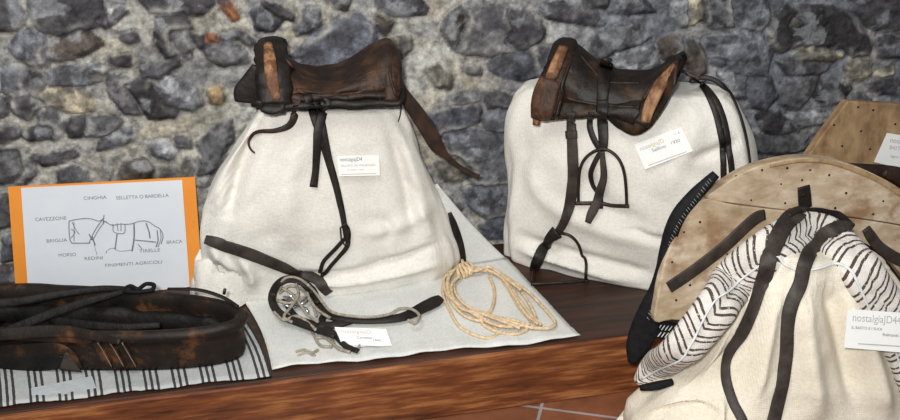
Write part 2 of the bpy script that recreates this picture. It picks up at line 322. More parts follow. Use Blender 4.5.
# ------------------------------------------------------------------ setting: stone wall
D1, D2, BR, GB, MG, LG, BL = (.040, .038, .041), (.070, .068, .075), (.080, .066, .057), (.165, .175, .20), (.13, .131, .137), (.27, .28, .30), (.10, .107, .13)
BG, OC, OR, OL = (.36, .32, .24), (.34, .25, .14), (.24, .10, .055), (.20, .19, .16)
ST = [
 (D2, [(30, -8), (31, 20), (40, 30), (62, 35), (85, 30), (100, 24), (107, 14), (102, 2), (90, -10)]),
 (D2, [(-8, 2), (15, 3), (23, 18), (15, 28), (-8, 30)]),
 (GB, [(28, 30), (40, 37), (48, 52), (46, 62), (33, 65), (18, 57), (10, 48), (15, 35)]),
 (BR, [(48, 52), (62, 42), (80, 33), (92, 36), (101, 43), (92, 50), (72, 57), (52, 58)]),
 (GB, [(48, 72), (65, 66), (88, 68), (99, 75), (100, 83), (85, 88), (50, 90)]),
 (D1, [(90, 74), (101, 76), (101, 83), (91, 86)]),
 (GB, [(4, 72), (20, 68), (34, 72), (36, 85), (28, 97), (14, 99), (4, 90)]), (D1, [(32, 70), (38, 74), (43, 84), (35, 97), (32, 88)]),
 (LG, [(92, 66), (108, 64), (111, 72), (104, 75), (93, 71)]), (D2, [(100, 22), (112, 16), (120, 8), (126, 12), (118, 20), (105, 27)]),
 (D2, [(120, 38), (134, 35), (137, 40), (128, 43)]), (D2, [(110, 58), (125, 56), (126, 64), (112, 66)]),
 (D2, [(131, -8), (150, 12), (170, 16), (200, 14), (212, 4), (208, -8)]), (D1, [(155, 20), (180, 18), (188, 28), (178, 40), (190, 58), (165, 60), (155, 45)]),
 (MG, [(172, 35), (188, 35), (192, 50), (182, 56), (176, 50)]), (D1, [(190, 37), (200, 39), (210, 48), (208, 52), (198, 48)]),
 (OR, [(208, 37), (218, 38), (217, 43), (209, 42)]), (OR, [(218, -6), (224, -4), (238, 18), (234, 21), (222, 10)]),
 (D2, [(220, 38), (240, 34), (255, 42), (250, 46), (238, 40), (225, 43)]), (MG, [(205, 52), (225, 46), (245, 52), (248, 62), (225, 68), (210, 62)]),
 (D2, [(252, 15), (262, 6), (276, 8), (284, 20), (275, 30), (258, 28)]), (D2, [(138, 62), (155, 72), (175, 62), (178, 66), (158, 77), (140, 79)]),
 (MG, [(108, 85), (112, 75), (125, 80), (150, 85), (155, 98), (148, 116), (125, 115), (112, 100)]), (D1, [(130, 88), (148, 84), (162, 100), (178, 108), (172, 118), (148, 120), (140, 104)]),
 (LG, [(156, 88), (165, 80), (185, 85), (195, 95), (200, 105), (190, 113), (170, 104)]), (BG, [(40, 98), (55, 93), (90, 95), (92, 110), (80, 115), (45, 108)]),
 (D2, [(8, 100), (30, 100), (38, 108), (28, 118), (12, 110)]), (GB, [(40, 118), (50, 114), (60, 125), (62, 136), (52, 140), (38, 130)]),
 (D1, [(18, 132), (32, 128), (48, 131), (48, 138), (28, 140)]), (MG, [(68, 128), (75, 119), (105, 119), (122, 122), (110, 138), (85, 137)]),
 (D1, [(66, 130), (72, 120), (82, 120), (78, 137), (70, 136)]), (D2, [(-8, 128), (14, 127), (15, 135), (4, 142), (-8, 142)]),
 (D1, [(-8, 150), (20, 150), (33, 158), (33, 175), (24, 184), (-8, 186)]), (MG, [(-8, 156), (14, 154), (18, 172), (8, 182), (-8, 182)]),
 (D1, [(-6, 96), (6, 100), (7, 110), (-6, 120)]), (D2, [(35, 160), (50, 158), (75, 150), (78, 155), (60, 162), (42, 165)]), (MG, [(60, 172), (75, 167), (85, 172), (88, 190), (60, 190)]),
 (LG, [(100, 145), (115, 135), (130, 128), (132, 140), (110, 150), (98, 152)]), (OL, [(118, 160), (130, 150), (160, 148), (185, 160), (192, 170), (188, 185), (110, 185)]),
 (BR, [(122, 182), (128, 165), (142, 160), (150, 170), (148, 186)]), (LG, [(150, 145), (165, 142), (180, 152), (172, 160), (155, 155)]), (D2, [(176, 140), (190, 140), (192, 148), (180, 149)]),
 (MG, [(198, 142), (210, 132), (230, 120), (232, 140), (215, 165), (205, 185), (200, 175), (205, 155)]), (OC, [(208, 92), (218, 90), (223, 98), (220, 104), (210, 104)]),
 (BL, [(293, 58), (310, 40), (330, 26), (345, 17), (357, 17), (372, 28), (375, 40), (372, 52), (355, 72), (330, 80), (300, 72)]), (D2, [(293, 30), (300, 12), (318, 11), (320, 25), (308, 36), (296, 37)]),
 (D1, [(264, 6), (280, 10), (292, 17), (290, 21), (275, 15)]), (BR, [(330, -6), (352, -6), (345, 7), (335, 6)]), (D2, [(376, -8), (412, -8), (427, 8), (425, 14), (395, 14), (378, 9)]),
 (BR, [(375, 20), (392, 22), (385, 36), (378, 30)]), (MG, [(443, 30), (452, 16), (465, 8), (490, 5), (515, 12), (540, 22), (545, 35), (530, 50), (495, 56), (465, 54), (450, 45)]),
 (D2, [(512, 14), (530, 18), (545, 30), (540, 44), (522, 50), (508, 40), (516, 28)]), (BR, [(444, 30), (450, 18), (460, 12), (464, 20), (458, 34), (456, 46), (448, 42)]),
 (BL, [(490, 63), (500, 56), (520, 55), (545, 62), (548, 80), (522, 82), (505, 75), (492, 69)]), (OL, [(430, 72), (440, 68), (452, 78), (450, 88), (438, 85)]), (OL, [(392, 40), (410, 38), (412, 50), (402, 56)]),
 (MG, [(484, 98), (500, 94), (515, 100), (512, 112), (490, 110)]), (D2, [(455, 100), (480, 97), (480, 102), (458, 104)]),
 (BL, [(430, 118), (445, 112), (480, 110), (485, 120), (465, 130), (440, 135)]), (GB, [(486, 118), (500, 112), (520, 116), (518, 135), (490, 133)]),
 (GB, [(445, 136), (480, 132), (516, 140), (516, 180), (500, 190), (474, 186), (455, 160)]), (OL, [(437, 165), (455, 160), (470, 172), (465, 182), (448, 180)]),
 (GB, [(466, 192), (518, 186), (518, 216), (490, 222), (472, 206)]), (BL, [(480, 226), (518, 220), (518, 238), (490, 240)]),
 (D2, [(538, 10), (560, 2), (590, 8), (605, 22), (580, 25), (550, 19)]), (MG, [(583, -6), (610, -6), (608, 8), (590, 6)]), (D2, [(592, 55), (595, 42), (610, 30), (630, 22), (642, 28), (650, 38), (640, 45), (615, 52), (600, 60)]),
 (LG, [(615, 56), (640, 49), (655, 50), (660, 65), (640, 74), (620, 72)]), (D2, [(612, 10), (625, -2), (645, 0), (655, 12), (630, 14)]), (LG, [(675, -6), (690, -6), (697, 15), (695, 25), (680, 28), (672, 15)]),
 (D2, [(542, 52), (552, 50), (555, 62), (545, 68)]), (BR, [(660, 45), (675, 38), (688, 45), (682, 65), (665, 60)]), (BR, [(688, 40), (700, 44), (708, 60), (706, 74), (696, 78), (688, 62)]),
 (D1, [(703, 8), (712, -6), (735, -6), (740, 15), (735, 28), (715, 28), (705, 20)]), (GB, [(737, -6), (765, -6), (770, 20), (762, 32), (748, 33), (738, 25)]), (BG, [(690, -6), (702, -6), (702, 20), (691, 24)]),
 (D1, [(771, 45), (773, 22), (786, 10), (810, 5), (830, 8), (848, 18), (862, 30), (873, 45), (870, 55), (855, 57), (845, 48), (800, 47), (785, 52)]), (D2, [(853, -8), (906, -8), (906, 32), (885, 33), (868, 25), (855, 12)]),
 (BG, [(800, 52), (820, 50), (845, 55), (835, 61), (805, 61)]), (BG, [(850, 68), (860, 60), (870, 62), (872, 75), (860, 80), (850, 77)]), (BG, [(877, 75), (893, 70), (893, 76), (880, 79)]),
 (GB, [(706, 40), (740, 35), (765, 36), (774, 55), (768, 80), (752, 74), (735, 70), (716, 60)]), (LG, [(722, 76), (745, 78), (746, 98), (735, 98)]), (BL, [(750, 82), (772, 80), (780, 98), (768, 112), (754, 106)]),
 (D1, [(812, 92), (825, 82), (850, 88), (842, 102), (825, 108)]), (D2, [(780, 60), (800, 64), (830, 66), (820, 75), (790, 75)]), (MG, [(790, 80), (820, 78), (813, 94), (797, 110), (782, 104)]),
 (LG, [(786, 118), (800, 115), (832, 112), (825, 125), (800, 130)]), (D1, [(758, 117), (780, 113), (788, 125), (800, 135), (780, 136), (765, 130)]), (MG, [(760, 138), (785, 140), (820, 136), (815, 150), (780, 155), (755, 150)]),
 (D2, [(872, 85), (906, 80), (906, 98), (880, 95)]), (D2, [(880, 40), (906, 40), (906, 58), (882, 57)]), (BL, [(855, 96), (872, 100), (868, 112), (850, 112)]),
 (BL, [(2, 240), (14, 236), (14, 262), (3, 264)]), (MG, [(-12, 200), (10, 196), (12, 225), (-10, 230)]), (BR, [(-14, 268), (14, 268), (15, 284), (-12, 286)]),
]
def wallgrid():
    xs = np.concatenate([np.arange(-3.5, -2.2, .02), np.arange(-2.2, 2.4, .0048), np.arange(2.4, 4.51, .02)])
    zs = np.concatenate([np.arange(0, 1.35, .0048), np.arange(1.35, 2.6, .03)])
    Xg, Zg = np.meshgrid(xs, zs)
    right = sstep(.45, 1.15, Xg+.12*fbm(Xg*4, Zg*4))
    wx = Xg+.012*fbm(Xg*11, Zg*11, 3)+.002*fbm(Xg*70, Zg*70, 2); wz = Zg+.012*fbm(Xg*11+40, Zg*11+7, 3)+.002*fbm(Xg*70+9, Zg*70+3, 2)
    m1 = (1.3*fbm(Xg*11, Zg*11, 5)+.5)[..., None]
    beige = np.array((.235, .225, .19)); pale = np.array((.42, .42, .395)); blue = np.array((.165, .175, .205)); blued = np.array((.10, .105, .12))
    mort = (beige*(1-np.clip(m1, 0, 1))+pale*np.clip(m1, 0, 1))
    ochre = sstep(.12, .4, fbm(Xg*7+30, Zg*7+11, 4))[..., None]*.35*(1-right[..., None]); mort = mort*(1-ochre)+np.array((.42, .35, .24))*ochre
    mr = blued*(1-np.clip(m1, 0, 1))+blue*1.5*np.clip(m1, 0, 1)
    mort = mort*(1-right[..., None])+mr*right[..., None]
    # blue-grey stains in the mortar
    stn = sstep(.04, .16, fbm(Xg*12+70, Zg*12+31, 4))[..., None]*.6; mort = mort*(1-stn)+np.array((.15, .155, .18))*stn
    col = mort.copy(); Hh = .010*fbm(Xg*14, Zg*14, 5)+.004*fbm(Xg*60, Zg*60, 3)
    polys = [(c, [(ony(x, y, -.01).x, ony(x, y, -.01).z) for x, y in p], True) for c, p in ST]
    cen = [(sum(q[0] for q in p)/len(p), sum(q[1] for q in p)/len(p)) for c, p, t in polys]
    pals = [D1, D2, MG, GB, BR, LG, BL, OL]
    tries = [(RNG.uniform(-3.5, 4.5), RNG.uniform(0, 2.6)) for _ in range(2600)]
    occ = [(c[0], c[1], .09) for c in cen]; added = 0
    for (x, z) in tries:
        p = proj(Vector((x, 0, z))); inside = -10 < p[0] < 910 and -6 < p[1] < 300
        r = RNG.uniform(.012, .026) if inside else RNG.uniform(.03, .09)
        if inside and p[0] < 640 and RNG.rand() < .35: continue
        if all((x-a)**2+(z-b)**2 > (r*1.15+(.05 if inside and q == .09 else q*.9))**2 for a, b, q in occ):
            occ.append((x, z, r)); k = RNG.randint(5, 9); an = RNG.uniform(0, 6.28); sq = RNG.uniform(.5, .8)
            pts = []
            for j in range(k):
                t = 2*math.pi*j/k; rr = r*RNG.uniform(.8, 1.15); pts.append((x+rr*math.cos(t)*1.25, z+rr*math.sin(t)*sq+.25*rr*math.cos(t)*math.sin(an)))
            c0 = pals[RNG.randint(0, 8)]
            if inside and p[0] < 640: c0 = tuple(.6*np.array(c0)+.4*np.array((.25, .25, .24)))
            polys.append((c0, pts, False)); added += 1
    for c, p, traced in polys:
        px = [q[0] for q in p]; pz = [q[1] for q in p]; mg = .04
        i0, i1 = np.searchsorted(zs, min(pz)-mg), np.searchsorted(zs, max(pz)+mg); j0, j1 = np.searchsorted(xs, min(px)-mg), np.searchsorted(xs, max(px)+mg)
        if i1-i0 < 2 or j1-j0 < 2: continue
        A = wx[i0:i1, j0:j1]; B = wz[i0:i1, j0:j1]; d = np.full(A.shape, 9.); ins = np.zeros(A.shape, bool)
        n = len(p)
        for k in range(n):
            x1, y1 = p[k]; x2, y2 = p[(k+1) % n]; ex, ey = x2-x1, y2-y1
            t = np.clip(((A-x1)*ex+(B-y1)*ey)/(ex*ex+ey*ey+1e-12), 0, 1)
            d = np.minimum(d, np.hypot(A-x1-t*ex, B-y1-t*ey))
            cond = ((y1 > B) != (y2 > B)) & (A < (x2-x1)*(B-y1)/((y2-y1) or 1e-9)+x1); ins ^= cond
        s = np.where(ins, d, -d)+(.008 if traced else .003)
        X2, Z2 = Xg[i0:i1, j0:j1], Zg[i0:i1, j0:j1]
        mk_ = sstep(-.002, .003, s+.005*fbm(X2*40+3, Z2*40, 3)*(1 if traced else .5))[..., None]
        if traced:
            rg = (np.exp(-((s+.013)/.007)**2)*.55*sstep(-.25, .2, fbm(X2*8+21, Z2*8, 3)))[..., None]
            col[i0:i1, j0:j1] = col[i0:i1, j0:j1]*(1-rg)+np.array((.36, .355, .33))*rg
        var = (1+.9*fbm(X2*22+5, Z2*22, 4)+.5*fbm(X2*90, Z2*90, 2))[..., None]
        patch = sstep(.10, .19, fbm(X2*19+c[0]*900, Z2*19+50, 5))[..., None]*.6; pk = sstep(.12, .20, fbm(X2*17+c[0]*300+9, Z2*24+90, 5))[..., None]*.6
        base = np.array(c)*np.clip(var, .35, 1.9)
        tgt = np.array((.25, .26, .28)) if sum(c) < .3 else np.array((.07, .07, .08))
        base = base*(1-patch)+tgt*patch; base = base*(1-pk)+np.array((.045, .043, .05))*pk
        # thin dark joint line
        ln = (np.exp(-((s+.0015)/.0022)**2)*.45*sstep(-.1, .3, fbm(X2*10, Z2*10+8, 2)))[..., None]
        cc = col[i0:i1, j0:j1]*(1-mk_)+base*mk_; cc = cc*(1-ln)+np.array((.04, .04, .045))*ln
        col[i0:i1, j0:j1] = cc
        dome = sstep(-.004, .018, s); rel = (.012 if traced else .008)+.006*((int(abs(c[0]*977)+len(p)*3)) % 7)/7
        h = rel*dome+.009*fbm(X2*18+c[1]*700, Z2*18, 4)*dome-.004*np.exp(-((s+.003)/.004)**2)
        Hh[i0:i1, j0:j1] = np.maximum(Hh[i0:i1, j0:j1]*(1-mk_[..., 0])+0, 0)*(s < -.004)+Hh[i0:i1, j0:j1]*0+np.where(s < -.004, np.minimum(Hh[i0:i1, j0:j1], 0), Hh[i0:i1, j0:j1]*.4+h)
    Hh = np.clip(Hh, -.012, .03); Hh = np.where(Zg < PZ+.004, np.minimum(Hh, 0)-.002, Hh)
    nz, nx = Xg.shape
    V = np.stack([Xg, -Hh, Zg], -1).reshape(-1, 3)
    idx = np.arange(nz*nx).reshape(nz, nx)
    Fq = np.stack([idx[:-1, :-1], idx[:-1, 1:], idx[1:, 1:], idx[1:, :-1]], -1).reshape(-1, 4)
    me = bpy.data.meshes.new('wall_back'); me.vertices.add(len(V)); me.vertices.foreach_set('co', V.ravel())
    me.loops.add(Fq.size); me.loops.foreach_set('vertex_index', Fq.ravel().astype(np.int32))
    me.polygons.add(len(Fq)); me.polygons.foreach_set('loop_start', np.arange(0, Fq.size, 4, dtype=np.int32))
    me.update(calc_edges=True); me.validate()
    me.polygons.foreach_set('use_smooth', [True]*len(me.polygons))
    at = me.color_attributes.new('stone', 'FLOAT_COLOR', 'POINT')
    at.data.foreach_set('color', np.concatenate([np.clip(col, 0, 1).reshape(-1, 3), np.ones((len(V), 1))], 1).astype(np.float32).ravel())
    m, nt, bs = nodes('rubble_stone_wall'); co = nd(nt, 'ShaderNodeTexCoord').outputs['Object']
    at = nd(nt, 'ShaderNodeAttribute', attribute_name='stone')
    f = ramp(nt, noise(nt, co, 38, 5, .6), [(.34, (.5, .5, .52)), (.5, (1, 1, 1)), (.66, (1.5, 1.5, 1.48))])
    c = mixc(nt, 1, at.outputs[0], f, 'MULTIPLY')
    f3 = ramp(nt, noise(nt, co, 120, 2, .6), [(.3, (.85, .85, .85)), (.7, (1.12, 1.12, 1.12))]); c = mixc(nt, 1, c, f3, 'MULTIPLY')
    nt.links.new(c, bs.inputs['Base Color']); bs.inputs['Roughness'].default_value = .8; bs.inputs['Specular IOR Level'].default_value = .3
    bump(nt, bs, noise(nt, co, 45, 5, .6), .007, .8)
    me.materials.append(m); o = bpy.data.objects.new('wall_back', me); C.objects.link(o); tag(o, kind='structure'); ROOT[o] = Vector((0, 0, 0))
wallgrid()

# ------------------------------------------------------------------ platform
pf = thing('display_platform', (0, -.3, 0), 'low reddish-brown wooden platform along the foot of the stone wall', 'platform')
o = mk('top_board', *box(-2.6, 3.4, PY, -.006, PZ-.03, PZ), PLANKD, pf, smooth=False); bev(o, .003)
o = mk('front_board', *box(-2.6, 3.4, PY+.004, PY+.04, 0, PZ-.0301), BEAM, pf, smooth=False)
o = mk('edge_board', *box(-2.6, 3.4, PY-.012, PY+.0035, .001, PZ-.004), BEAM, pf, smooth=False); bev(o, .004)

# ------------------------------------------------------------------ cloth-covered bodies
def body(name, O, u, rows, hd, mat, parent=None, e=2.6, bottom=PZ, seed=0, folds=(), vfold=.004, nseg=320, base=None, top=.04, label=None, bulge=0):
    """rows: (left px, right px) pairs on the mid-depth plane from bottom to top; hd: half depths"""
    u = Vector(u).normalized(); n = Vector((-u.y, u.x, 0)); O = Vector(O)
    R = []
    for k, (l, r) in enumerate(rows):
        L = onpl(l[0], l[1], O, n); Rr = onpl(r[0], r[1], O, n); zz = (L.z+Rr.z)/2
        R.append(((L-O).dot(u), (Rr-O).dot(u), zz, L.z, Rr.z, hd[k] if isinstance(hd, (list, tuple)) else hd))
    R = cr([(r[2]*100, 0, r[0], r[1], r[3], r[4], r[5]) for r in R], .8)
    z0 = R[0][0]/100; ztop = R[-1][0]/100
    P = []
    tl = 12; rr = [(r, 1.0, 0.0) for r in R]
    for k in range(1, tl+1):
        a = math.pi/2*k/tl; rr.append((R[-1], max(math.cos(a), .02), math.sin(a)))
    for i, (r, s, lift) in enumerate(rr):
        xl, xr, zl, zr, h = r[2:]; c = (xl+xr)/2; w = (xr-xl)/2; w2 = w-top*(1-s) if s > .05 else w*.02
        h2 = max(h-top*(1-s)*.8, h*.3) if s > .05 else h*.02
        if s < 1 and s > .05: w2 = w*(1-(1-s)*min(1, top/w)); 
        row = []
        for j in range(nseg):
            t = 2*math.pi*j/nseg; ct, st = math.cos(t), math.sin(t)
            x = abs(ct)**(2/e)*(1 if ct > 0 else -1); y = abs(st)**(2/e)*(1 if st > 0 else -1)
            lx = c+w2*x; f = (lx-xl)/(xr-xl) if xr != xl else .5
            z = zl*(1-f)+zr*f
            z = bottom+(z-bottom)*((r[0]/100-bottom)/max((zl+zr)/2-bottom, 1e-6)) if i == 0 else z
            z = max(z, bottom)
            if i == 0: z = bottom
            z += lift*top*.35
            yy = h2*y
            fz = (z-bottom)/max(ztop-bottom, .1)
            amp = vfold*(1-.6*fz)
            dd = amp*(math.sin(t*9+seed+3*fz)+.7*math.sin(t*17+seed*2-2*fz)+1.4*float(fbm(np.array(t*2.2+seed), np.array(fz*3.0), 3)))
            dd += .018*float(fbm(np.array(math.cos(t)*1.6+seed*3), np.array(fz*3.5+math.sin(t)*1.6), 3))
            p = O+u*lx+n*yy+Vector((0, 0, z)); 
            on = (u*(x*.5)+n*y).normalized() if (abs(x)+abs(y)) > 0 else n
            row.append(p+on*dd*(s if s < 1 else 1))
        P.append(row)
    Vv = [Vector((p.x, p.y, p.z)) for r_ in P for p in r_]
    # sculpted creases along drawn folds
    for pts, wpx, amp in folds:
        S = np.array([q[:2] for q in cr(pts, 4)])
        L = len(S)
        for k, v in enumerate(Vv):
            q = proj(v); 
            if (v-O).dot(n) > .0: continue
            dist = np.hypot(S[:, 0]-q[0], S[:, 1]-q[1]); m_ = dist.argmin(); g = math.exp(-(dist[m_]/wpx)**2)
            if g > .02:
                en = min(1, m_/(L*.2+1), (L-1-m_)/(L*.2+1)+.0)*2.2
                Vv[k] = v-n*(amp*g*max(en, 0))
    for v in Vv:
        if v.z < bottom: v.z = bottom
    V, Fc, U = grid(P, closed=True); V = Vv
    m = nseg; Fc.append(tuple(range(m-1, -1, -1))); Fc.append(tuple((len(P)-1)*m+j for j in range(m)))
    # keep everything clear of the wall face
    if O.y > -.5:
        for v in V: v.y = min(v.y, -.032)
    return mk(name, V, Fc, mat, parent, base=base if base is not None else (O.x, O.y, bottom), uv=None, label=label)

b1 = body('cloth_covered_bale', (0, -.125, 0), (1, 0, 0),
    [((212, 292), (450, 268)), ((204, 270), (455, 256)), ((201, 240), (450, 232)), ((202, 210), (441, 205)), ((214, 180), (430, 178)), ((233, 150), (419, 150)), ((249, 126), (410, 124)), ((258, 110), (403, 108))],
    [.085, .095, .1, .1, .095, .09, .085, .075], LINEN, seed=1.3, top=.035, folds=[
    ([(262, 120), (248, 150), (236, 185), (228, 222)], 7, -.014), ([(250, 120), (225, 165), (212, 215)], 9, .010),
    ([(300, 130), (285, 190), (290, 250)], 14, .007), ([(400, 130), (418, 180), (432, 240)], 7, .010), ([(388, 130), (404, 180), (415, 245)], 6, -.007),
    ([(255, 268), (300, 276), (360, 272), (440, 248)], 4, -.010), ([(300, 284), (360, 280), (448, 262)], 4, .010), ([(360, 264), (400, 258), (446, 240)], 3, -.006),
    ([(205, 236), (222, 262), (240, 285)], 6, .013), ([(214, 262), (225, 275), (244, 280)], 5, -.014), ([(203, 268), (222, 285), (245, 292)], 5, .014), ([(236, 256), (250, 272), (252, 292)], 5, .010),
    ([(375, 215), (390, 228), (382, 243)], 5, -.005), ([(350, 235), (400, 225), (440, 200)], 7, .006)])
c0 = onz(222, 293, PZ)+Vector((0, -.055, 0)); rows = []; NV = []
for i in range(34):
    a_ = math.pi/2*i/33; row = []
    for j in range(80):
        t = 2*math.pi*j/80; r_ = math.cos(a_)**.6
        q = 1+.16*math.sin(3*t+a_*4)+.20*float(fbm(np.array(math.cos(t)*2.2+a_*1.5), np.array(math.sin(t)*2.2+a_*1.2), 3))
        row.append(c0+Vector((.078*r_*math.cos(t)*q+.012*math.sin(a_), .060*r_*math.sin(t)*q+.04*math.sin(a_), .002+.135*math.sin(a_)*(1+.1*math.sin(5*t))+.02*float(fbm(np.array(math.cos(t)*3+9), np.array(a_*4), 3))*math.sin(a_*2)+.016*math.sin(a_*7+t*2)*math.sin(2*a_))))
    rows.append(row)
for r_ in rows:
    for p in r_: p.y = min(p.y, -.035); p.z = max(p.z, PZ+.0045)
V, Fc, U = grid(rows, closed=True); mk('bunched_cloth', V, Fc, LINEN, b1)
tag(b1, 'tall off-white cloth-covered bale carrying the left saddle, against the stone wall', 'cloth bale')

u2 = Vector((math.cos(math.radians(22)), -math.sin(math.radians(22)), 0))
u3 = Vector((math.cos(math.radians(34)), -math.sin(math.radians(34)), 0))
b2 = body('cloth_covered_bale', (1.00, -.29, 0), u3,
    [((512, 262), (775, 312)), ((508, 240), (775, 280)), ((508, 200), (772, 240)), ((510, 150), (760, 190)), ((511, 115), (750, 140)), ((517, 92), (738, 106)), ((524, 84), (728, 94))],
    [.085, .10, .12, .125, .115, .09, .075], LINEN, seed=4.1, top=.024, e=3.0, folds=[
    ([(513, 232), (545, 246), (600, 262), (660, 276)], 5, -.010), ([(512, 246), (560, 260), (640, 284)], 5, .012), ([(575, 160), (600, 200), (655, 232)], 10, -.007),
    ([(520, 150), (545, 200), (600, 230), (660, 245)], 8, .006), ([(690, 160), (715, 152), (742, 140)], 5, -.010), ([(700, 100), (690, 140), (660, 200)], 14, .008), ([(620, 225), (655, 240), (690, 240)], 4, -.008)])
tag(b2, 'wide white cloth-covered bale carrying the right saddle and stirrups, against the wall', 'cloth bale')

# white sheet spreading from the bale over the platform
ZS = PZ+.003
S0 = ony(437, 183, -.12); K0 = onz(506, 258, ZS)
NR, NC = 26, 50; mb = MB(); P = []
bl, fl, fr = onz(243, 300, ZS), onz(272, 370, ZS), onz(581, 338, ZS)
for i in range(NR):
    v = i/(NR-1); L = bl.lerp(fl, v)+Vector((.012*math.sin(v*3.1), 0, 0)); Rr = K0.lerp(fr, v); row = []
    for j in range(NC):
        t = j/(NC-1); p = L.lerp(Rr, t)
        if i == 0: p.y = min(p.y, -.07)
        p.z = ZS+.004*max(0, float(fbm(np.array(p.x*9), np.array(p.y*14+3), 3)))*(1+v)+(.004*math.sin(t*23)**2 if v > .9 else 0)
        if i == NR-1: p.y += .006*math.sin(t*14); p.y = max(p.y, PY+.002)
        row.append(p)
    P.append(row)
V, Fc, U = grid(P); mb.add(V, Fc, U)
# hanging flap: from the bale's shoulder down to the sheet
P2 = []; a0 = ony(430, 186, -.10); a1 = onz(440, 280, ZS); a1 = Vector((a1.x, -.15, ZS))
for i in range(22):
    v = i/21; L = a0.lerp(a1, v); Rr = S0.lerp(K0, v)+Vector((0, 0, -.012*math.sin(v*math.pi))); row = []
    for j in range(14):
        t = j/13; p = L.lerp(Rr, t); p += Vector((0, -.006*math.sin(t*3.1)*math.sin(v*3.1)+.004*math.sin(t*5+v*6), 0)); p.z = max(p.z, ZS+.002); row.append(p)
    P2.append(row)
V, Fc, U = grid(P2); mb.add(V, Fc, U)
sheet = mb.out('white_cloth', LINEN_G, base=(.25, -.3, PZ)); solid(sheet, .0022, 1)
sheet.data.flip_normals() if sheet.data.polygons[0].normal.z < 0 else None
tag(sheet, 'white cloth spread flat over the platform under the rope and halter', 'cloth')
SH = bvh(sheet); B1 = bvh(b1); B2 = bvh(b2)

# striped cloth under the collar
P = []; uvs = []; TL, TR, BLc, BRc = onz(-90, 362, ZS), onz(243, 316, ZS), onz(-90, 418, ZS), onz(272, 379, ZS)
BLc.y = max(BLc.y, PY+.012); BRc.y = max(BRc.y, PY+.006)
for i in range(16):
    v = i/15; row = []; ur = []
    L = TL.lerp(BLc, v); R_ = TR.lerp(BRc, v)+Vector((.010*math.sin(v*3.14), 0, 0))
    for j in range(60):
        t = j/59; p = L.lerp(R_, t); p.z += .004*max(0, float(fbm(np.array(p.x*12), np.array(p.y*12), 3)))+.003*(v > .93)*abs(math.sin(t*60)); p.y += .004*math.sin(t*25)*v
        row.append(p); ur.append((t*(TR-TL).length, v))
    P.append(row); uvs.append(ur)
V, Fc, U = grid(P, uvs); strp = mk('striped_cloth', V, Fc, STRIPED, uv=U, base=(TR.x-.2, TR.y, PZ)); solid(strp, .002, 1)
if strp.data.polygons[0].normal.z < 0: strp.data.flip_normals()
tag(strp, 'grey cloth with groups of black stripes lying under the leather collar', 'cloth')
SP = bvh(strp)

# ------------------------------------------------------------------ flat items: cards and lettering
def plate(name, corners, O, n, th, mat, parent=None, off=.004, label=None, bow=0):
    n = n.normalized(); O = O+n*off; Q = [onpl(x, y, O, n) for x, y in corners]; N = 8; P = []
    for i in range(N):
        row = []
        for j in range(N):
            t, v = j/(N-1), i/(N-1); p = Q[0].lerp(Q[1], t).lerp(Q[3].lerp(Q[2], t), v); row.append(p+n*bow*(math.sin(t*3.14159)))
        P.append(row)
    V, Fc, U = grid(P); b = len(V); V2 = V+[v-n*th for v in V]; F2 = list(Fc)+[tuple(i+b for i in f[::-1]) for f in Fc]
    rim = [j for j in range(N)]+[i*N+N-1 for i in range(1, N)]+[(N-1)*N+j for j in range(N-2, -1, -1)]+[i*N for i in range(N-2, 0, -1)]
    for k in range(len(rim)): a, c = rim[k], rim[(k+1) % len(rim)]; F2.append((a, a+b, c+b, c))
    o = mk(name, V2, F2, mat, parent, smooth=False, uv=U+U, base=(Q[2]+Q[3])/2, label=label)
    ux = (Q[1]-Q[0]); W = ux.length; ux.normalize(); uy = (Q[0]-Q[3]); Hh = uy.length; uy.normalize()
    return o, Q, ux, uy, n, W, Hh
def lettering(fr, parent, body_, u, v, size, mat, align='LEFT', sx=1.0, name='lettering', bold=0):
    """text placed at fraction (u,v) of the plate, v up from bottom; size in metres"""
    o_, Q, ux, uy, n, W, Hh = fr
    c = bpy.data.curves.new(name, 'FONT'); c.body = body_; c.size = size; c.align_x = align; c.extrude = .0001; c.offset = bold; c.materials.append(mat)
    tmp = bpy.data.objects.new('tmp', c); C.objects.link(tmp); bpy.context.view_layer.update()
    me = bpy.data.meshes.new_from_object(tmp.evaluated_get(bpy.context.evaluated_depsgraph_get())); bpy.data.objects.remove(tmp); me.name = name
    if not me.materials: me.materials.append(mat)
    t = bpy.data.objects.new(name, me); C.objects.link(t); t.parent = parent
    uyp = n.cross(ux).normalized(); 
    if uyp.dot(uy) < 0: uyp = -uyp
    p = Q[3]+ux*(W*u)+(Q[0]-Q[3])*v+n*.0006-ROOT[parent]
    zx = ux.cross(uyp)
    t.matrix_local = Matrix.Translation(p) @ Matrix((ux, uyp, zx)).transposed().to_4x4() @ Matrix.Diagonal((sx, 1, 1, 1))
    ROOT[t] = ROOT[parent]; return t
def onband(surf, x, y): return hit(surf, x, y) is not None
def hit(surf, x, y):
    d = ray(x, y).normalized(); b = None
    for s in surf:
        h = s.ray_cast(CAM, d)
        if h[0] is not None and (b is None or h[3] < b[1]): b = (h[0], h[3], h[1] if h[1].dot(d) < 0 else -h[1])
    return b
def rule(fr, parent, u0, u1, v, th, mat, name='printed_line'):
    o_, Q, ux, uy, n, W, Hh = fr
    A = [Q[3]+ux*(W*u)+(Q[0]-Q[3])*v+n*.0007+uy*s for u, s in ((u0, -th/2), (u1, -th/2), (u1, th/2), (u0, th/2))]
    return mk(name, A, [(0, 1, 2, 3)], mat, parent, smooth=False)

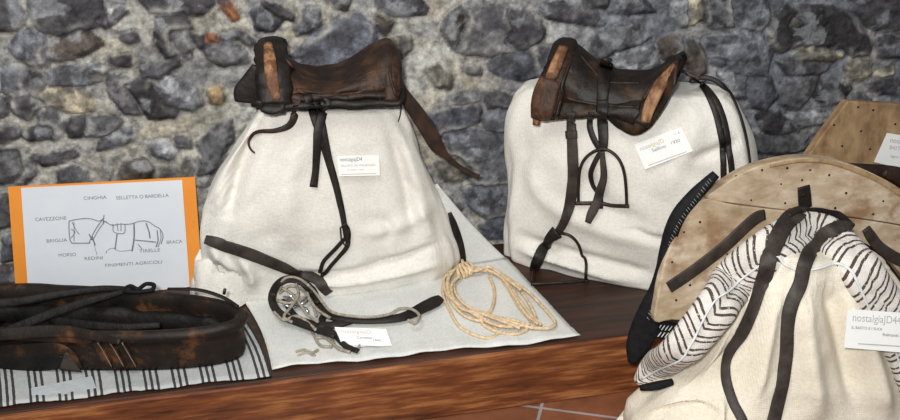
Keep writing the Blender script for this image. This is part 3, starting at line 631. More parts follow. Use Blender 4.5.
# poster: sheet on orange board leaning on the wall
A = ony(8, 187, -.045); Bq = ony(14, 300, -.075); pn = Vector((0, -1, .07)).normalized()
O1 = ony(100, 182, -.045)
po = thing('harness_poster', (ony(100, 290, -.07).x, -.07, PZ), 'white sheet with a drawing of harnessed horse mounted on an orange board', 'poster')
fr = plate('orange_board', [(8, 187), (195, 177), (203, 291), (17, 307)], O1, pn, .004, ORANGE, po, off=0)
for v in fr[0].data.vertices:
    if v.co.z+ROOT[po].z < PZ+.001: v.co.z = PZ+.001-ROOT[po].z
fp = plate('paper_sheet', [(21, 188), (182, 180), (190, 290), (29, 304)], O1, pn, .0006, PAPER, po, off=.0016)
for v in fp[0].data.vertices:
    if v.co.z+ROOT[po].z < PZ+.002: v.co.z = PZ+.002-ROOT[po].z
psh = fp[0]
def ptext(s, x, y, w):   # centred on pixel (x, y), width in px
    o_, Q, ux, uy, n, W, Hh = fp; p = onpl(x, y, Q[0], n); r = p-Q[3]
    uyn = (Q[0]-Q[3]); vv = r.dot(uyn)/uyn.length_squared; uu = r.dot(ux)/W
    t = lettering(fp, psh, s, uu, vv, .0135, INK, 'CENTER')
    bpy.context.view_layer.update(); L = max(v.co.x for v in t.data.vertices)-min(v.co.x for v in t.data.vertices)
    t.matrix_local = t.matrix_local @ Matrix.Diagonal(((w/FPX*2.6)/L, 1, 1, 1))
for s, x, y, w in [('CINGHIA', 87, 203, 21), ('SELLETTA O BARDELLA', 135, 205, 49), ('CAVEZZONE', 44, 221, 28), ('BRIGLIA', 52, 243, 19), ('MORSO', 64, 258, 16), ('REDINI', 91, 263, 17),
                   ('TIRELLE', 147, 259, 20), ('BRACA', 171, 252, 15), ('FINIMENTI AGRICOLI', 132, 271, 54)]:
    ptext(s, x, y-.5+1.5, w)
mb = MB()
def pline(pts, r=.0011):
    P = [onpl(x, y, fp[1][0]+fp[4]*.0012, fp[4]) for x, y in [tuple(q[:2]) for q in cr(pts, 2)]]
    V, Fc, U = tube(P, r, seg=5); mb.add(V, Fc, U)
for l, r in [
    ([(69, 221), (78, 219), (90, 218.5), (99, 221), (104, 218)], .0011), ([(69, 221), (69, 230), (70, 240), (72, 243)], .0012), ([(72, 243), (80, 243), (90, 243)], .0013),
    ([(72, 222), (76, 230), (79, 234)], .0010), ([(71, 229), (75, 232), (71, 238)], .0010), ([(74, 222), (74, 241)], .0009), ([(103, 219), (97, 227), (92, 236), (89, 243)], .0011), ([(105, 221), (99, 229), (94, 238)], .0010),
    ([(92, 236), (95, 245)], .0018), ([(89, 234), (92, 240)], .0016), ([(94, 244), (97, 255)], .0006), ([(104, 215), (103, 224)], .0012), ([(101, 220), (107, 222)], .0012),
    ([(106, 222), (112, 225), (120, 224), (130, 224), (140, 221), (148, 221.5), (155, 226), (160, 229), (163, 236), (161, 244)], .0011),
    ([(113, 224), (114, 232), (124, 233), (125, 224)], .0011), ([(117, 223), (118, 231)], .0010), ([(121, 223), (121, 231)], .0010), ([(117, 234), (116, 242), (115, 249)], .0017),
    ([(134, 223), (134, 238), (132, 251)], .0020), ([(146, 223), (149, 232), (150, 238)], .0018), ([(135, 240), (146, 241), (156, 242)], .0014), ([(157, 230), (158, 240), (156, 247)], .0015), ([(160, 230), (161, 238), (158, 247)], .0009),
    ([(108, 250), (112, 248), (120, 251), (131, 250)], .0006), ([(138, 244), (142, 249)], .0011), ([(107, 250), (106, 253)], .0008)]: pline(l, r)
mb.out('horse_drawing', INK, psh)

def card(px, surf, name, label, texts, parent=None, O=None, n=None, th=.0006, off=.006, bow=0, group='printed labels', mat=None, center=None, rules=()):
    cx = center or (sum(p[0] for p in px)/4, sum(p[1] for p in px)/4)
    if O is None:
        h = hit(surf, *cx); O = h[0]; n = n or h[2]
    f = plate(name, px, O, n, th, mat or CARDM, None, off=off, bow=bow); tag(f[0], label, 'label card', group)
    for s, u, v, size, mt, sx in texts:
        if bow: v = v
        lettering(f, f[0], s, u, v, size*f[6], mt, sx=sx)
    for u0, u1, v, mt in rules: rule(f, f[0], u0, u1, v, .03*f[6], mt)
    return f

# ------------------------------------------------------------------ saddles
def arch(name, foot, apex, O, n, rx, ry, mat, parent, u, far=True, bulge=.35, tap=1.0, label=None):
    """bent fork of a saddle: near foot, apex, far foot"""
    m_ = apex; nf = foot; d = (nf-O).dot(n); ff = nf-n*(2*d)
    c1 = nf.lerp(m_, .5)-n*(abs(d)*bulge*.6)+Vector((0, 0, .01)); c2 = ff.lerp(m_, .5)+n*(abs(d)*bulge*.6)+Vector((0, 0, .01))
    C_ = cr([tuple(nf), tuple(nf.lerp(c1, .5)), tuple(c1), tuple(m_+(c1-m_)*.25+Vector((0, 0, .006))), tuple(m_), tuple(m_+(c2-m_)*.25+Vector((0, 0, .006))), tuple(c2), tuple(ff.lerp(c2, .5)), tuple(ff)], .008)
    P = [Vector(p) for p in C_]; T = frames(P); rows = []
    for i, p in enumerate(P):
        t = i/(len(P)-1); k = 1-.35*math.sin(t*math.pi)**4*tap; a = u-T[i]*u.dot(T[i]); a.normalize(); b = T[i].cross(a); row = []
        for q in range(14):
            an = 2*math.pi*q/14; ca, sa = math.cos(an), math.sin(an)
            e = .75; nz_ = 1+.28*float(fbm(np.array(t*14+rx*99), np.array(ca*1.5+sa), 3)); row.append(p+a*(nz_*rx*k*abs(ca)**e*(1 if ca > 0 else -1))+b*(ry*abs(sa)**e*(1 if sa > 0 else -1)))
        rows.append(row)
    V, Fc, U = grid(rows, closed=True, capends=True); return mk(name, V, Fc, mat, parent, label=label)
def seat_body(name, tops, bots, O, n, mat, parent, hw, seed=0, shoulder=.8, thick=None):
    """top ridge pixels on the mid plane, lower near edge pixels on the near plane; mirrored to the far side"""
    N = 46; Tp = cr(tops, 1.0); Bp = cr(bots, 1.0)
    def at(Pp, x): a = np.array(Pp); return float(np.interp(x, a[:, 0], a[:, 1]))
    rows = []
    for i in range(N):
        t = i/(N-1); xt = tops[0][0]*(1-t)+tops[-1][0]*t; xb = bots[0][0]*(1-t)+bots[-1][0]*t
        w = hw(t) if callable(hw) else hw
        top = onpl(xt, at(Tp, xt), O, n); bo = onpl(xb, at(Bp, xb), O-n*w, n); w = (O-bo).dot(n); row = []
        M = 34
        for j in range(M):
            q = (j/(M-1))*2-1; aa = abs(q)     # -1 near edge, +1 far edge
            f = math.cos(aa*math.pi/2); z = bo.z+(top.z-bo.z)*f**shoulder; sl = math.sin(aa*math.pi/2)**1.0
            base = top.lerp(bo+n*w, 1-f); p = Vector((base.x, base.y, 0))+n*(w*sl*(1 if q > 0 else -1)); p.z = z
            p.z += .004*float(fbm(np.array(t*9+seed), np.array(q*3.), 3)); p += n*(.006*float(fbm(np.array(t*7+seed), np.array(q*5+9.), 3)))
            row.append(p)
        rows.append(row)
    V, Fc, U = grid(rows); o = mk(name, V, Fc, mat, parent); solid(o, .008, 0); return o

# saddle on the left bale
C1 = -.13; O1s = Vector((0, C1, 0)); n1 = Vector((0, 1, 0)); ux1 = Vector((1, 0, 0))
base1 = ony(328, 105, C1); s1 = thing('saddle', base1, 'worn brown saddle with reddish wooden front fork, on the left cloth bale', 'saddle', 'old saddles on the cloth bales')
seat1 = seat_body('seat', [(268, 52), (280, 54), (290, 62), (303, 71), (320, 76), (338, 75), (352, 67), (365, 56), (377, 46), (389, 41), (397, 50)],
    [(258, 97), (275, 98), (300, 93), (325, 94), (350, 92), (375, 93), (400, 93)], O1s, n1, LEATHER_B, s1, .115, 1)
pad1 = seat_body('under_pad', [(260, 88), (300, 84), (360, 82), (402, 80)], [(256, 108), (280, 110), (310, 108), (350, 107), (385, 107), (401, 105)], O1s, n1, LEATHER, s1, .125, 2, shoulder=.6)
bar1 = seat_body('side_bar', [(262, 80), (300, 78), (360, 76), (400, 74)], [(282, 98), (300, 101), (340, 100), (372, 98), (398, 97)], O1s, n1, SEAT2, s1, .122, 3, shoulder=.6)
f1 = arch('front_fork', onpl(275, 104, O1s-n1*.125, n1), onpl(272, 46, O1s, n1), O1s, n1, .044, .022, LEATHER, s1, ux1, bulge=.5, tap=.5)
c1 = arch('rear_fork', onpl(391, 101, O1s-n1*.118, n1), onpl(386, 47, O1s, n1), O1s, n1, .020, .016, LEATHER_B, s1, ux1, bulge=.5, tap=.2)
SS1 = bvh(seat1, f1, c1, bar1, pad1)
strap('wooden_strip', [(268, 45, 8), (270, 62, 12), (272, 80, 12), (276, 100, 9)], WOOD_O, s1, SS1, .004, .010, label='reddish-orange worn wooden strip')
for pth in ([(286, 60, 3), (300, 76, 3), (320, 83, 4), (350, 82, 4), (376, 70, 3)], [(382, 48, 3), (378, 70, 3), (384, 90, 3)], [(392, 50, 3), (390, 75, 3), (396, 96, 3)], [(296, 90, 5), (320, 95, 6), (350, 93, 6), (375, 88, 5)]):
    strap('leather_edging', pth, LEATHER_B, s1, SS1, .002, .005)
mb = MB()
for x, y, w in [(285, 104, 3), (300, 101, 3), (318, 101, 3), (352, 100, 3), (380, 100, 3)]:
    h = hit(SS1, x, y)
    if h: V, Fc, U = tube([h[0]+h[2]*.001, h[0]+h[2]*.006], .004, 8); mk('rivet', V, Fc, IRON, s1)
# dark flap behind the front fork
P, N, W = lay([(256, 66, 8), (250, 80, 16), (246, 92, 24), (245, 102, 20)], (), 0, lambda x, y: ony(x, y, C1-.02)); V, Fc, U = ribbon(P, N, W, .012); mk('side_flap', V, Fc, LEATHER, s1, uv=U)
# pads under front fork foot
P, N, W = lay([(257, 104, 12), (270, 108, 14), (285, 107, 12)], SS1, .004, lambda x, y: ony(x, y, C1-.12)); V, Fc, U = ribbon(P, N, W, .012); mk('knee_roll', V, Fc, LEATHER, s1, uv=U)
ALL1 = SS1+B1
fb1 = lambda x, y: ony(x, y, C1-.10)
strap('girth_strap', [(307, 96, 9), (311, 108, 9), (319, 130, 9), (328, 158, 8), (336, 186, 7), (342, 212, 6), (346, 236, 5)], LEATHER, s1, ALL1, .006, .004, fb1)
strap('girth_strap', [(328, 98, 8), (323, 112, 9), (318, 128, 9), (316, 150, 8), (315, 170, 7), (313, 186, 8)], LEATHER, s1, ALL1, .010, .004, fb1)
strap('girth_strap', [(318, 104, 6), (323, 128, 6), (331, 165, 5), (338, 198, 5), (346, 230, 5), (347, 244, 5), (338, 256, 4), (328, 268, 4), (322, 278, 4)], LEATHER, s1, ALL1, .009, .003, fb1)
strap('girth_strap', [(346, 236, 4), (336, 247, 4), (324, 260, 4), (320, 272, 4)], LEATHER, s1, ALL1, .006, .003, fb1)
strap('leather_thong', [(297, 96, 9), (295, 112, 8), (290, 124, 7), (278, 130, 5), (264, 131, 4), (253, 134, 3.2), (249, 141, 2.6), (252, 149, 2.2), (256, 153, 1.5)], LEATHER_R, s1, ALL1, .005, .003, fb1)
strap('crupper_strap', [(398, 84, 8), (405, 96, 12), (416, 112, 15), (428, 130, 16), (437, 146, 14), (446, 156, 7), (458, 166, 5), (470, 173, 5), (479, 177, 5)], LEATHER_R, s1, (), .004, .005, lambda x, y: ony(x, y, C1+.0), label='reddish-brown hanging leather strap')
strap('cord', [(394, 62, 2.5), (403, 84, 2.5), (412, 104, 2.5), (424, 124, 2)], LEATHER_R, s1, (), .004, .002, lambda x, y: ony(x, y, C1+.02))
strap('cord', [(396, 70, 2), (401, 92, 2), (400, 112, 1.5), (397, 122, 1)], LEATHER_G, s1, B1, .004, .002, lambda x, y: ony(x, y, C1-.06))
P, N, W = lay([(340, 226, 2), (345, 222, 2), (349, 228, 2), (349, 238, 2), (345, 243, 2), (341, 238, 2)], B1, .012); V, Fc, U = tube(P, .0022, 7, closed=True); mk('buckle', V, Fc, IRON, s1)

# saddle on the right bale
u2 = Vector((math.cos(math.radians(31)), -math.sin(math.radians(31)), 0)); n2 = Vector((-u2.y, u2.x, 0)); O2 = Vector((.95, -.30, 0))
s2 = thing('saddle', onpl(610, 118, O2, n2), 'dark saddle with orange wooden forks, stirrups hanging, on the right cloth bale', 'saddle', 'old saddles on the cloth bales')
seat2 = seat_body('seat', [(566, 44), (577, 49), (588, 58), (602, 67), (620, 72), (640, 73), (655, 70), (668, 62), (681, 55)],
    [(550, 102), (570, 104), (590, 110), (606, 118), (618, 128), (634, 134), (650, 127), (664, 108), (676, 84)], O2, n2, SEAT2, s2, .10, 5)
bar2 = seat_body('side_bar', [(560, 82), (600, 88), (640, 90), (668, 84)], [(538, 118), (556, 120), (580, 117), (600, 116), (615, 118), (634, 124)], O2, n2, SEAT2, s2, .115, 7, shoulder=.6)
f2 = arch('front_fork', onpl(548, 114, O2-n2*.11, n2), onpl(566, 47, O2, n2), O2, n2, .036, .024, SEAT2, s2, u2, bulge=.4, tap=.4)
c2 = arch('rear_fork', onpl(640, 124, O2-n2*.11, n2), onpl(676, 62, O2, n2), O2, n2, .022, .015, SEAT2, s2, u2, bulge=.5, tap=.2)
SS2 = bvh(seat2, bar2, f2, c2); ALL2 = SS2+B2; fb2 = lambda x, y: onpl(x, y, O2-n2*.10, n2)
strap('wooden_strip', [(564, 48, 10), (559, 60, 11), (554, 72, 12), (551, 80, 11)], WOOD_O, s2, SS2, .005, .010, fb2, label='bright orange worn wooden strip')
strap('fork_foot', [(551, 80, 22), (546, 94, 25), (543, 108, 24), (540, 118, 18)], WOOD_D, s2, SS2, .006, .014, fb2, label='reddish-brown wooden foot of the fork')
strap('wooden_tip', [(538, 112, 7), (537, 119, 8), (536, 125, 7)], WOOD_O, s2, SS2, .010, .008, fb2)
strap('rear_wood', [(676, 65, 8), (667, 76, 12), (658, 90, 13), (650, 106, 12), (645, 122, 9)], WOOD_O, s2, SS2, .004, .008, fb2, label='orange-brown worn wooden edge of the rear fork')
for pth in ([(572, 56, 3), (564, 78, 3), (562, 92, 3), (575, 100, 3), (610, 106, 4), (640, 108, 3)], [(580, 56, 3), (592, 70, 3), (606, 82, 3), (640, 84, 3)], [(560, 100, 4), (556, 118, 5)], [(680, 58, 4), (670, 70, 4), (655, 82, 4), (644, 100, 3)]):
    strap('leather_edging', pth, SEAT2, s2, SS2, .003, .006, fb2)
strap('seat_pad', [(608, 58, 8), (606, 66, 14), (604, 76, 14), (603, 92, 12), (602, 112, 11)], LEATHER, s2, SS2, .006, .008, fb2)
strap('thong', [(674, 66, 5), (684, 72, 5), (693, 76, 4), (700, 79, 4)], SEAT2, s2, ALL2, .006, .004, fb2)
LS = dict(parent=s2, surf=ALL2, fb=fb2, th=.004)
strap('stirrup_leather', [(571, 112, 9), (572, 130, 10), (573, 150, 11), (573, 175, 11), (571, 200, 11), (566, 218, 9), (560, 230, 8), (555, 237, 8)], LEATHER_G, off=.006, **LS)
strap('keeper', [(567, 134, 8), (578, 134, 8)], LEATHER_G, off=.011, **LS)
strap('stirrup_leather', [(603, 100, 11), (603, 120, 11), (604, 138, 10), (604, 150, 8)], LEATHER, off=.010, **LS)
strap('stirrup_leather', [(592, 112, 6), (590, 126, 6), (595, 140, 6), (602, 150, 6)], LEATHER, off=.008, **LS)
strap('stirrup_leather', [(603, 150, 5), (604, 162, 6), (605, 176, 7), (602, 190, 9), (598, 200, 9), (592, 212, 9), (588, 222, 6)], LEATHER_G, off=.014, **LS)
strap('stirrup_leather', [(602, 150, 5), (596, 160, 5), (592, 172, 5), (595, 184, 5), (601, 194, 5), (601, 208, 4)], LEATHER, off=.010, **LS)
def px_tube(name, pts, r, mat, parent, surf, off, fb=None, closed=False, seg=8, label=None):
    P, N, W = lay([(a, b, 2) for a, b in pts], surf, off, fb, step=2, smooth=4); V, Fc, U = tube(P, r, seg, closed); return mk(name, V, Fc, mat, parent, label=label)
ir = px_tube('stirrup', [(579, 202), (578, 185), (580, 168), (588, 155), (603, 148), (617, 155), (625, 172), (628, 203)], .0042, IRON, s2, B2, .009)
px_tube('footrest', [(576, 202), (590, 202.5), (612, 203.5), (630, 204)], .0055, IRON, ir, B2, .010)
ir = px_tube('stirrup', [(532, 283), (535, 266), (541, 248), (551, 236), (562, 231), (573, 234), (581, 246), (585, 262), (587, 281)], .0042, IRON, s2, B2, .012, lambda x, y: onz(x, y, PZ+.008))
px_tube('footrest', [(531, 284), (545, 283.5), (570, 282), (588, 280)], .005, IRON, ir, B2, .006, lambda x, y: onz(x, y, PZ+.008))
strap('strap_end', [(560, 229, 14), (550, 238, 9), (543, 248, 10), (538, 258, 11), (534, 270, 7), (532, 279, 3)], LEATHER, s2, B2, .016, .005)
for pth in ([(690, 79, 7), (699, 84, 6), (712, 104, 6), (720, 132, 6), (723, 155, 6), (724, 185, 6)], [(702, 83, 4), (718, 106, 6), (727, 138, 6), (731, 170, 6), (733, 190, 5)], [(693, 78, 4), (712, 79, 5), (727, 91, 5), (737, 112, 4), (744, 136, 4), (748, 162, 3), (750, 185, 3)]):
    strap('rear_strap', pth, LEATHER, s2, B2, .005, .005, lambda x, y: onpl(x, y, O2, n2))

# cards on the bales
card([(337, 156), (379, 155), (380, 175.5), (339, 176.5)], B1, 'label_card', 'small white printed card pinned to the front of the left bale', [
    ('nostalgiaJD4', .05, .74, .26, INK, .85), ('SELLINO DA PASSEGGIO', .06, .47, .15, INK_L, 1.05), ('in cuoio e legno', .2, .28, .12, INK_L, 1.1)], rules=[(.05, .9, .1, INK_L)], off=.012, center=(358, 166))
card([(634.5, 144.5), (681, 127), (693, 151), (645, 169.5)], B2, 'label_card', 'white printed card tilted beneath the saddle on the right bale', [
    ('nost', .06, .70, .22, INK_L, 1.0), ('algiaJD', .26, .70, .22, INK_O, 1.0), ('Sellino', .28, .50, .19, INK, 1.1), ('1930', .68, .52, .17, INK, 1.1), ('n 4', .82, .78, .16, INK_L, 1)], off=.010, rules=[(.1, .92, .1, INK_L)])

# ------------------------------------------------------------------ leather strap & halter on the sheet
FL = lambda x, y: onz(x, y, ZS+.002)
SHB = SH+B1
strp2 = strap('leather_strap', [(208, 240, 9), (220, 243, 12), (240, 249, 13), (262, 257, 13), (285, 266, 12), (305, 275, 11), (320, 283, 11), (329, 291, 10)], LEATHER_G, None, SHB, .009, .005, FL)
tag(strp2, 'flat dark leather strap lying across the foot of the left bale', 'strap')
o = strap('leather_strap', [(449, 212, 4), (453, 224, 7), (458, 240, 8), (461, 254, 8), (462, 268, 8)], LEATHER, None, SH, .006, .004, lambda x, y: ony(x, y, -.12)); tag(o, 'short black leather strap hanging down the cloth beside the rope coil', 'strap')
ha = thing('halter', onz(300, 310, ZS), 'leather halter tangled with grey rope, on white cloth below the left bale', 'halter')
def HZ(h):
    def f(x, y):
        p = onz(x, y, ZS+h); q = hit(B1, x, y)
        if q:
            q2 = q[0]+(CAM-q[0]).normalized()*(.006+h*.5)
            if (q2-CAM).length < (p-CAM).length: return q2
        return p
    return f
def flat(name, pts, mat, h, th=.005, tilt=0, parent=ha, surf=None, label=None):
    return strap(name, pts, mat, parent, (), 0.0, th, HZ(h), label=label)
for q, (pts, h) in enumerate([
    ([(318, 303, 6), (312, 290, 8), (300, 281, 8), (287, 279, 8), (277, 285, 8), (272, 297, 8), (275, 308, 8), (285, 317, 8), (300, 323, 8), (318, 330, 7), (335, 336, 6)], .028),
    ([(300, 281, 6), (310, 290, 8), (318, 302, 9), (328, 314, 9), (345, 319, 8), (375, 320, 8), (402, 317, 9), (424, 307, 12), (436, 301, 12), (441, 298, 8)], .022),
    ([(327, 312, 7), (322, 322, 7), (335, 335, 6), (346, 346, 6), (358, 351, 5)], .014),
    ([(283, 300, 5), (298, 318, 6), (320, 325, 8), (340, 324, 7), (352, 321, 6)], .016)]):
    P, N, W = lay(pts, (), 0, HZ(h)); N = [Vector((0, -.5, .85)) for _ in N]; V, Fc, U = ribbon(P, N, W, .006); mk('leather_band', V, Fc, LEATHER, ha, uv=U)
mb = MB()
for pts, h in [
    ([(280, 290), (283, 280), (292, 277), (303, 281), (314, 291), (323, 303), (332, 312), (350, 316), (372, 317), (390, 314), (399, 309), (411, 309), (419, 315), (415, 323), (408, 320)], .033),
    ([(282, 288), (292, 294), (300, 304), (307, 314), (318, 322)], .030), ([(276, 300), (288, 303), (300, 300), (308, 292), (300, 284)], .026), ([(296, 283), (298, 296), (290, 308), (284, 317), (292, 322)], .034),
    ([(306, 288), (310, 300), (318, 310), (330, 318)], .030), ([(279, 293), (290, 286), (302, 290), (312, 302), (316, 316)], .022), ([(274, 312), (284, 320), (296, 316), (306, 321), (316, 330)], .030),
    ([(318, 334), (324, 331), (331, 335), (334, 344), (343, 350), (356, 350), (360, 345)], .008), ([(316, 338), (326, 338), (338, 348), (350, 352)], .010), ([(312, 332), (320, 345), (332, 347)], .007),
    ([(296, 352), (304, 350), (312, 353), (318, 350)], .005), ([(298, 356), (306, 353), (315, 356)], .005)]:
    V, Fc, U = rope(pts, (), 0, HZ(h), .0037); mb.add(V, Fc, U)
mb.out('grey_rope', ROPE_G, ha)
for i, (x, y, r) in enumerate([(291, 291, .016), (300, 303, .018), (289, 306, .014)]):
    c0 = onz(x, y, ZS+.02); P = [c0+Vector((r*math.cos(t), r*math.sin(t)*.8, .008*math.sin(t+i*2))) for t in np.linspace(0, 2*math.pi, 25)[:-1]]
    V, Fc, U = tube(P, .0034, 8, closed=True); mk('metal_ring', V, Fc, STEEL, ha, label='bright metal ring')
P = [onz(x, y, ZS+.026) for x, y in [(284, 297), (290, 300), (296, 303), (302, 307), (308, 312)]]
V, Fc, U = tube([Vector(p) for p in cr([tuple(p) for p in P], .006)], lambda t: .004+.003*math.sin(t*9)**2, 8); mk('bit', V, Fc, STEEL, ha)
cn = Vector((.0, -.42, .9)); 
card([(334.5, 327), (386, 329), (392, 345.5), (343, 347)], (), 'label_card', 'white printed card leaning on the halter at the platform edge', [
    ('nostalgiaJD', .04, .72, .22, INK_P, 1.3), ('Cavezza', .33, .45, .17, INK, 1.1), ('1940', .62, .34, .15, INK, 1.1)], O=onz(360, 346, ZS+.003)+Vector((0, 0, .004)), n=cn, off=.006, rules=[(.1, .95, .1, INK_L)])

# rope coil
rc = thing('rope_coil', onz(495, 300, ZS), 'loosely coiled straw-coloured rope at the right end of the white cloth', 'rope')
mb = MB(); RZ = .0044
loops = [
 ([(461, 271), (450, 276), (443, 285), (444, 298), (451, 313), (459, 326), (472, 334), (488, 338), (498, 333), (492, 325), (482, 318)], .006),
 ([(459, 274), (454, 283), (456, 294), (467, 306), (487, 314), (508, 321), (529, 327), (549, 328), (555, 322), (544, 308), (527, 291), (508, 279), (488, 270), (469, 269)], .013),
 ([(489, 276), (494, 288), (494, 301), (490, 312), (480, 317), (484, 325), (498, 332), (515, 334), (527, 329), (520, 322), (500, 318)], .007),
 ([(500, 276), (509, 290), (520, 308), (533, 322), (536, 319), (531, 307), (523, 294), (510, 279), (495, 272)], .010),
 ([(463, 268), (452, 271), (444, 279), (446, 292), (455, 304), (468, 311), (480, 318), (496, 325), (512, 327), (530, 324)], .016),
 ([(464, 273), (476, 268), (490, 271), (504, 280), (514, 296), (526, 314), (538, 324)], .018),
 ([(462, 266), (475, 271), (488, 267), (498, 272), (512, 283), (521, 290)], .024),
 ([(466, 270), (480, 270), (496, 273), (507, 282), (518, 298), (530, 314), (541, 325)], .014), ([(452, 273), (446, 286), (450, 300), (462, 314), (476, 320), (490, 321)], .012), ([(460, 276), (452, 284), (453, 297), (463, 309), (482, 314), (504, 322), (520, 328)], .021),
 ([(448, 274), (449, 288), (453, 299), (462, 309), (474, 312), (486, 320)], .020), ([(456, 268), (448, 280), (450, 296), (460, 306)], .024)]
for pts, h in loops:
    V, Fc, U = rope(pts, (), 0, HZ(h), RZ, twist=210); mb.add(V, Fc, U)
mb.out('coiled_rope', ROPE, rc)
mb = MB()
for i in range(5):
    c0 = onz(458+i*3, 272-i*.8, ZS+.014); P = [c0+Vector((.004*math.sin(t*2+i), .026*math.cos(t), .016*math.sin(t))) for t in np.linspace(0, 2*math.pi, 22)[:-1]]
    for p in P: p.z = max(p.z, ZS+.005)
    V, Fc, U = tube(P, .0048, 8, closed=True, twist=210, amp=.18); mb.add(V, Fc, U)
V, Fc, U = tube([onz(462, 266, ZS+.02), onz(463, 263, ZS+.03), onz(462, 260, ZS+.032)], .0045, 8); mb.add(V, Fc, U)
mb.out('rope_knot', ROPE, rc)

# ------------------------------------------------------------------ leather collar at the left
CZ = ZS+.112; Rp = onz(246, 317, CZ); B_ = onz(120, 288, CZ); F_ = onz(120, 338, CZ); mid = (B_+F_)/2
dr = (Rp-mid); dr.z = 0; dr.normalize(); pr = Vector((-dr.y, dr.x, 0)); ha_, hb_ = .47, (B_-F_).dot(pr)/2*1.04; cc = Rp-dr*ha_
co_ = thing('horse_collar', Vector((cc.x, cc.y, ZS)), 'large dark oval leather collar lying on the striped cloth', 'horse collar')
def ov(t, off=0, e=2.2):
    c_, s_ = math.cos(t), math.sin(t); return cc+dr*((ha_+off)*abs(c_)**(2/e)*(1 if c_ > 0 else -1))+pr*((hb_+off)*abs(s_)**(2/e)*(1 if s_ > 0 else -1))
sec = [(-.024, .004), (-.014, .003), (-.009, .015), (-.005, .035), (-.004, .060), (-.007, .070), (.006, .078), (.008, .088), (-.004, .097), (-.014, .096), (-.024, .088), (-.028, .074), (-.026, .05), (-.024, .02)]
rows = []
for i in range(150):
    t = 2*math.pi*i/150; row = []
    for k, (o_, z_) in enumerate(sec):
        w = .005*float(fbm(np.array(math.cos(t)*3+k*.2), np.array(math.sin(t)*3+5.), 3)); p = ov(t, o_-.006+w); p.z = ZS+.002+z_*1.2+w*.6; row.append(p)
    rows.append(row)
rows.append(rows[0]); V, Fc, U = grid(rows, closed=True); ring = mk('ring', V, Fc, COLLAR, co_); 
# inner stuffed lining lumps
rows = []
for i in range(150):
    t = 2*math.pi*i/150; row = []
    for k in range(10):
        a_ = 2*math.pi*k/10; w = .012*float(fbm(np.array(math.cos(t)*9+k*.3), np.array(math.sin(t)*9+2.), 3)); p = ov(t, -.045+(.020+w)*math.cos(a_)); p.z = max(ZS+.003, ZS+.048+(.03+w)*math.sin(a_)); row.append(p)
    rows.append(row)
rows.append(rows[0]); V, Fc, U = grid(rows, closed=True); lin = mk('lining', V, Fc, COLLAR_D, co_)
# leather flaps inside the ring
P = []
for i in range(24):
    v = i/23*2-1; row = []
    for j in range(44):
        u_ = j/43*2-1; p = cc+dr*((ha_-.055)*u_)+pr*((hb_-.055)*v*math.sqrt(max(0, 1-abs(u_)**2.6))); p.z = ZS+.028+.03*float(fbm(np.array(p.x*13), np.array(p.y*13+4), 4))+.010; row.append(p)
    P.append(row)
V, Fc, U = grid(P); o = mk('inner_flap', V, Fc, COLLAR_D, co_); solid(o, .004)
RG = bvh(ring, lin, o); fc = lambda h: (lambda x, y: onz(x, y, ZS+h*1.18))
strap('leather_band', [(-20, 345, 10), (10, 330, 9), (45, 316, 9), (85, 302, 8), (115, 294, 6), (132, 289, 5)], COLLAR_D, co_, (), 0, .006, fc(.104))
strap('leather_band', [(-20, 336, 12), (20, 333, 13), (60, 331, 12), (90, 335, 10), (120, 342, 6)], COLLAR, co_, (), 0, .006, fc(.105))
strap('leather_band', [(-20, 352, 14), (20, 349, 15), (55, 347, 13), (70, 352, 12), (80, 366, 9)], COLLAR, co_, RG, .006, .006)
strap('leather_band', [(-20, 305, 9), (20, 301, 9), (60, 294, 8), (100, 289, 7), (130, 289, 5)], COLLAR_D, co_, (), 0, .008, fc(.101))
strap('leather_band', [(50, 320, 8), (90, 325, 8), (125, 327, 7), (160, 325, 6)], COLLAR_D, co_, (), 0, .006, fc(.085))
strap('side_flap', [(-30, 362, 26), (10, 361, 26), (45, 360, 24), (66, 360, 14)], COLLAR_D, co_, RG, .004, .006)
strap('leather_gusset', [(68, 350, 3), (70, 358, 12), (72, 367, 22)], LEATHER_G, co_, RG, .010, .004)
for x in (100, 112, 124):
    lp = strap('stitched_loop', [(x-4, 340, 8), (x+2, 350, 9), (x+10, 366, 9)], COLLAR, co_, RG, .006, .005)
    strap('stitching', [(x-1, 340, 1), (x+5, 350, 1), (x+13, 364, 1)], STITCH, lp, RG, .010, .001)
strap('rope_piping', [(168, 290, 3), (198, 291, 4), (222, 298, 4), (238, 308, 4)], COLLAR, co_, RG, .004, .004)
bk = mk('buckle', *tube([onz(x, y, ZS+.124) for x, y in [(tuple(q[:2])) for q in cr([(124, 291), (130, 286), (138, 289), (146, 284), (154, 285), (152, 290), (145, 291), (138, 292)], 2, closed=True)]], .0055, 8, closed=True)[:2], BLACKM, co_)
V, Fc, U = tube([onz(224, 294, ZS+.114), onz(225, 289, ZS+.128)], .004, 8); mk('stud', V, Fc, IRON, co_)
P = [Vector(p) for p in cr([tuple(onz(x, y, ZS+h)) for x, y, h in [(165, 312, .05), (176, 300, .075), (188, 302, .085), (196, 312, .07), (205, 318, .05)]], .01)]
V, Fc, U = tube(P, .010, 8, amp=.1, twist=60); mk('inner_strap', V, Fc, COLLAR_D, co_)
# paper slip on the striped cloth
f = card([(31, 388), (92, 376), (97, 390), (32, 399)], SP, 'paper_slip', 'greyish paper slip with faint lines on the striped cloth, platform front edge', [], n=Vector((0, -.05, 1)), off=.004, mat=PAPER_G, center=(63, 388), rules=[(.05, .6, .7, INK_L), (.25, .7, .45, INK_L)])

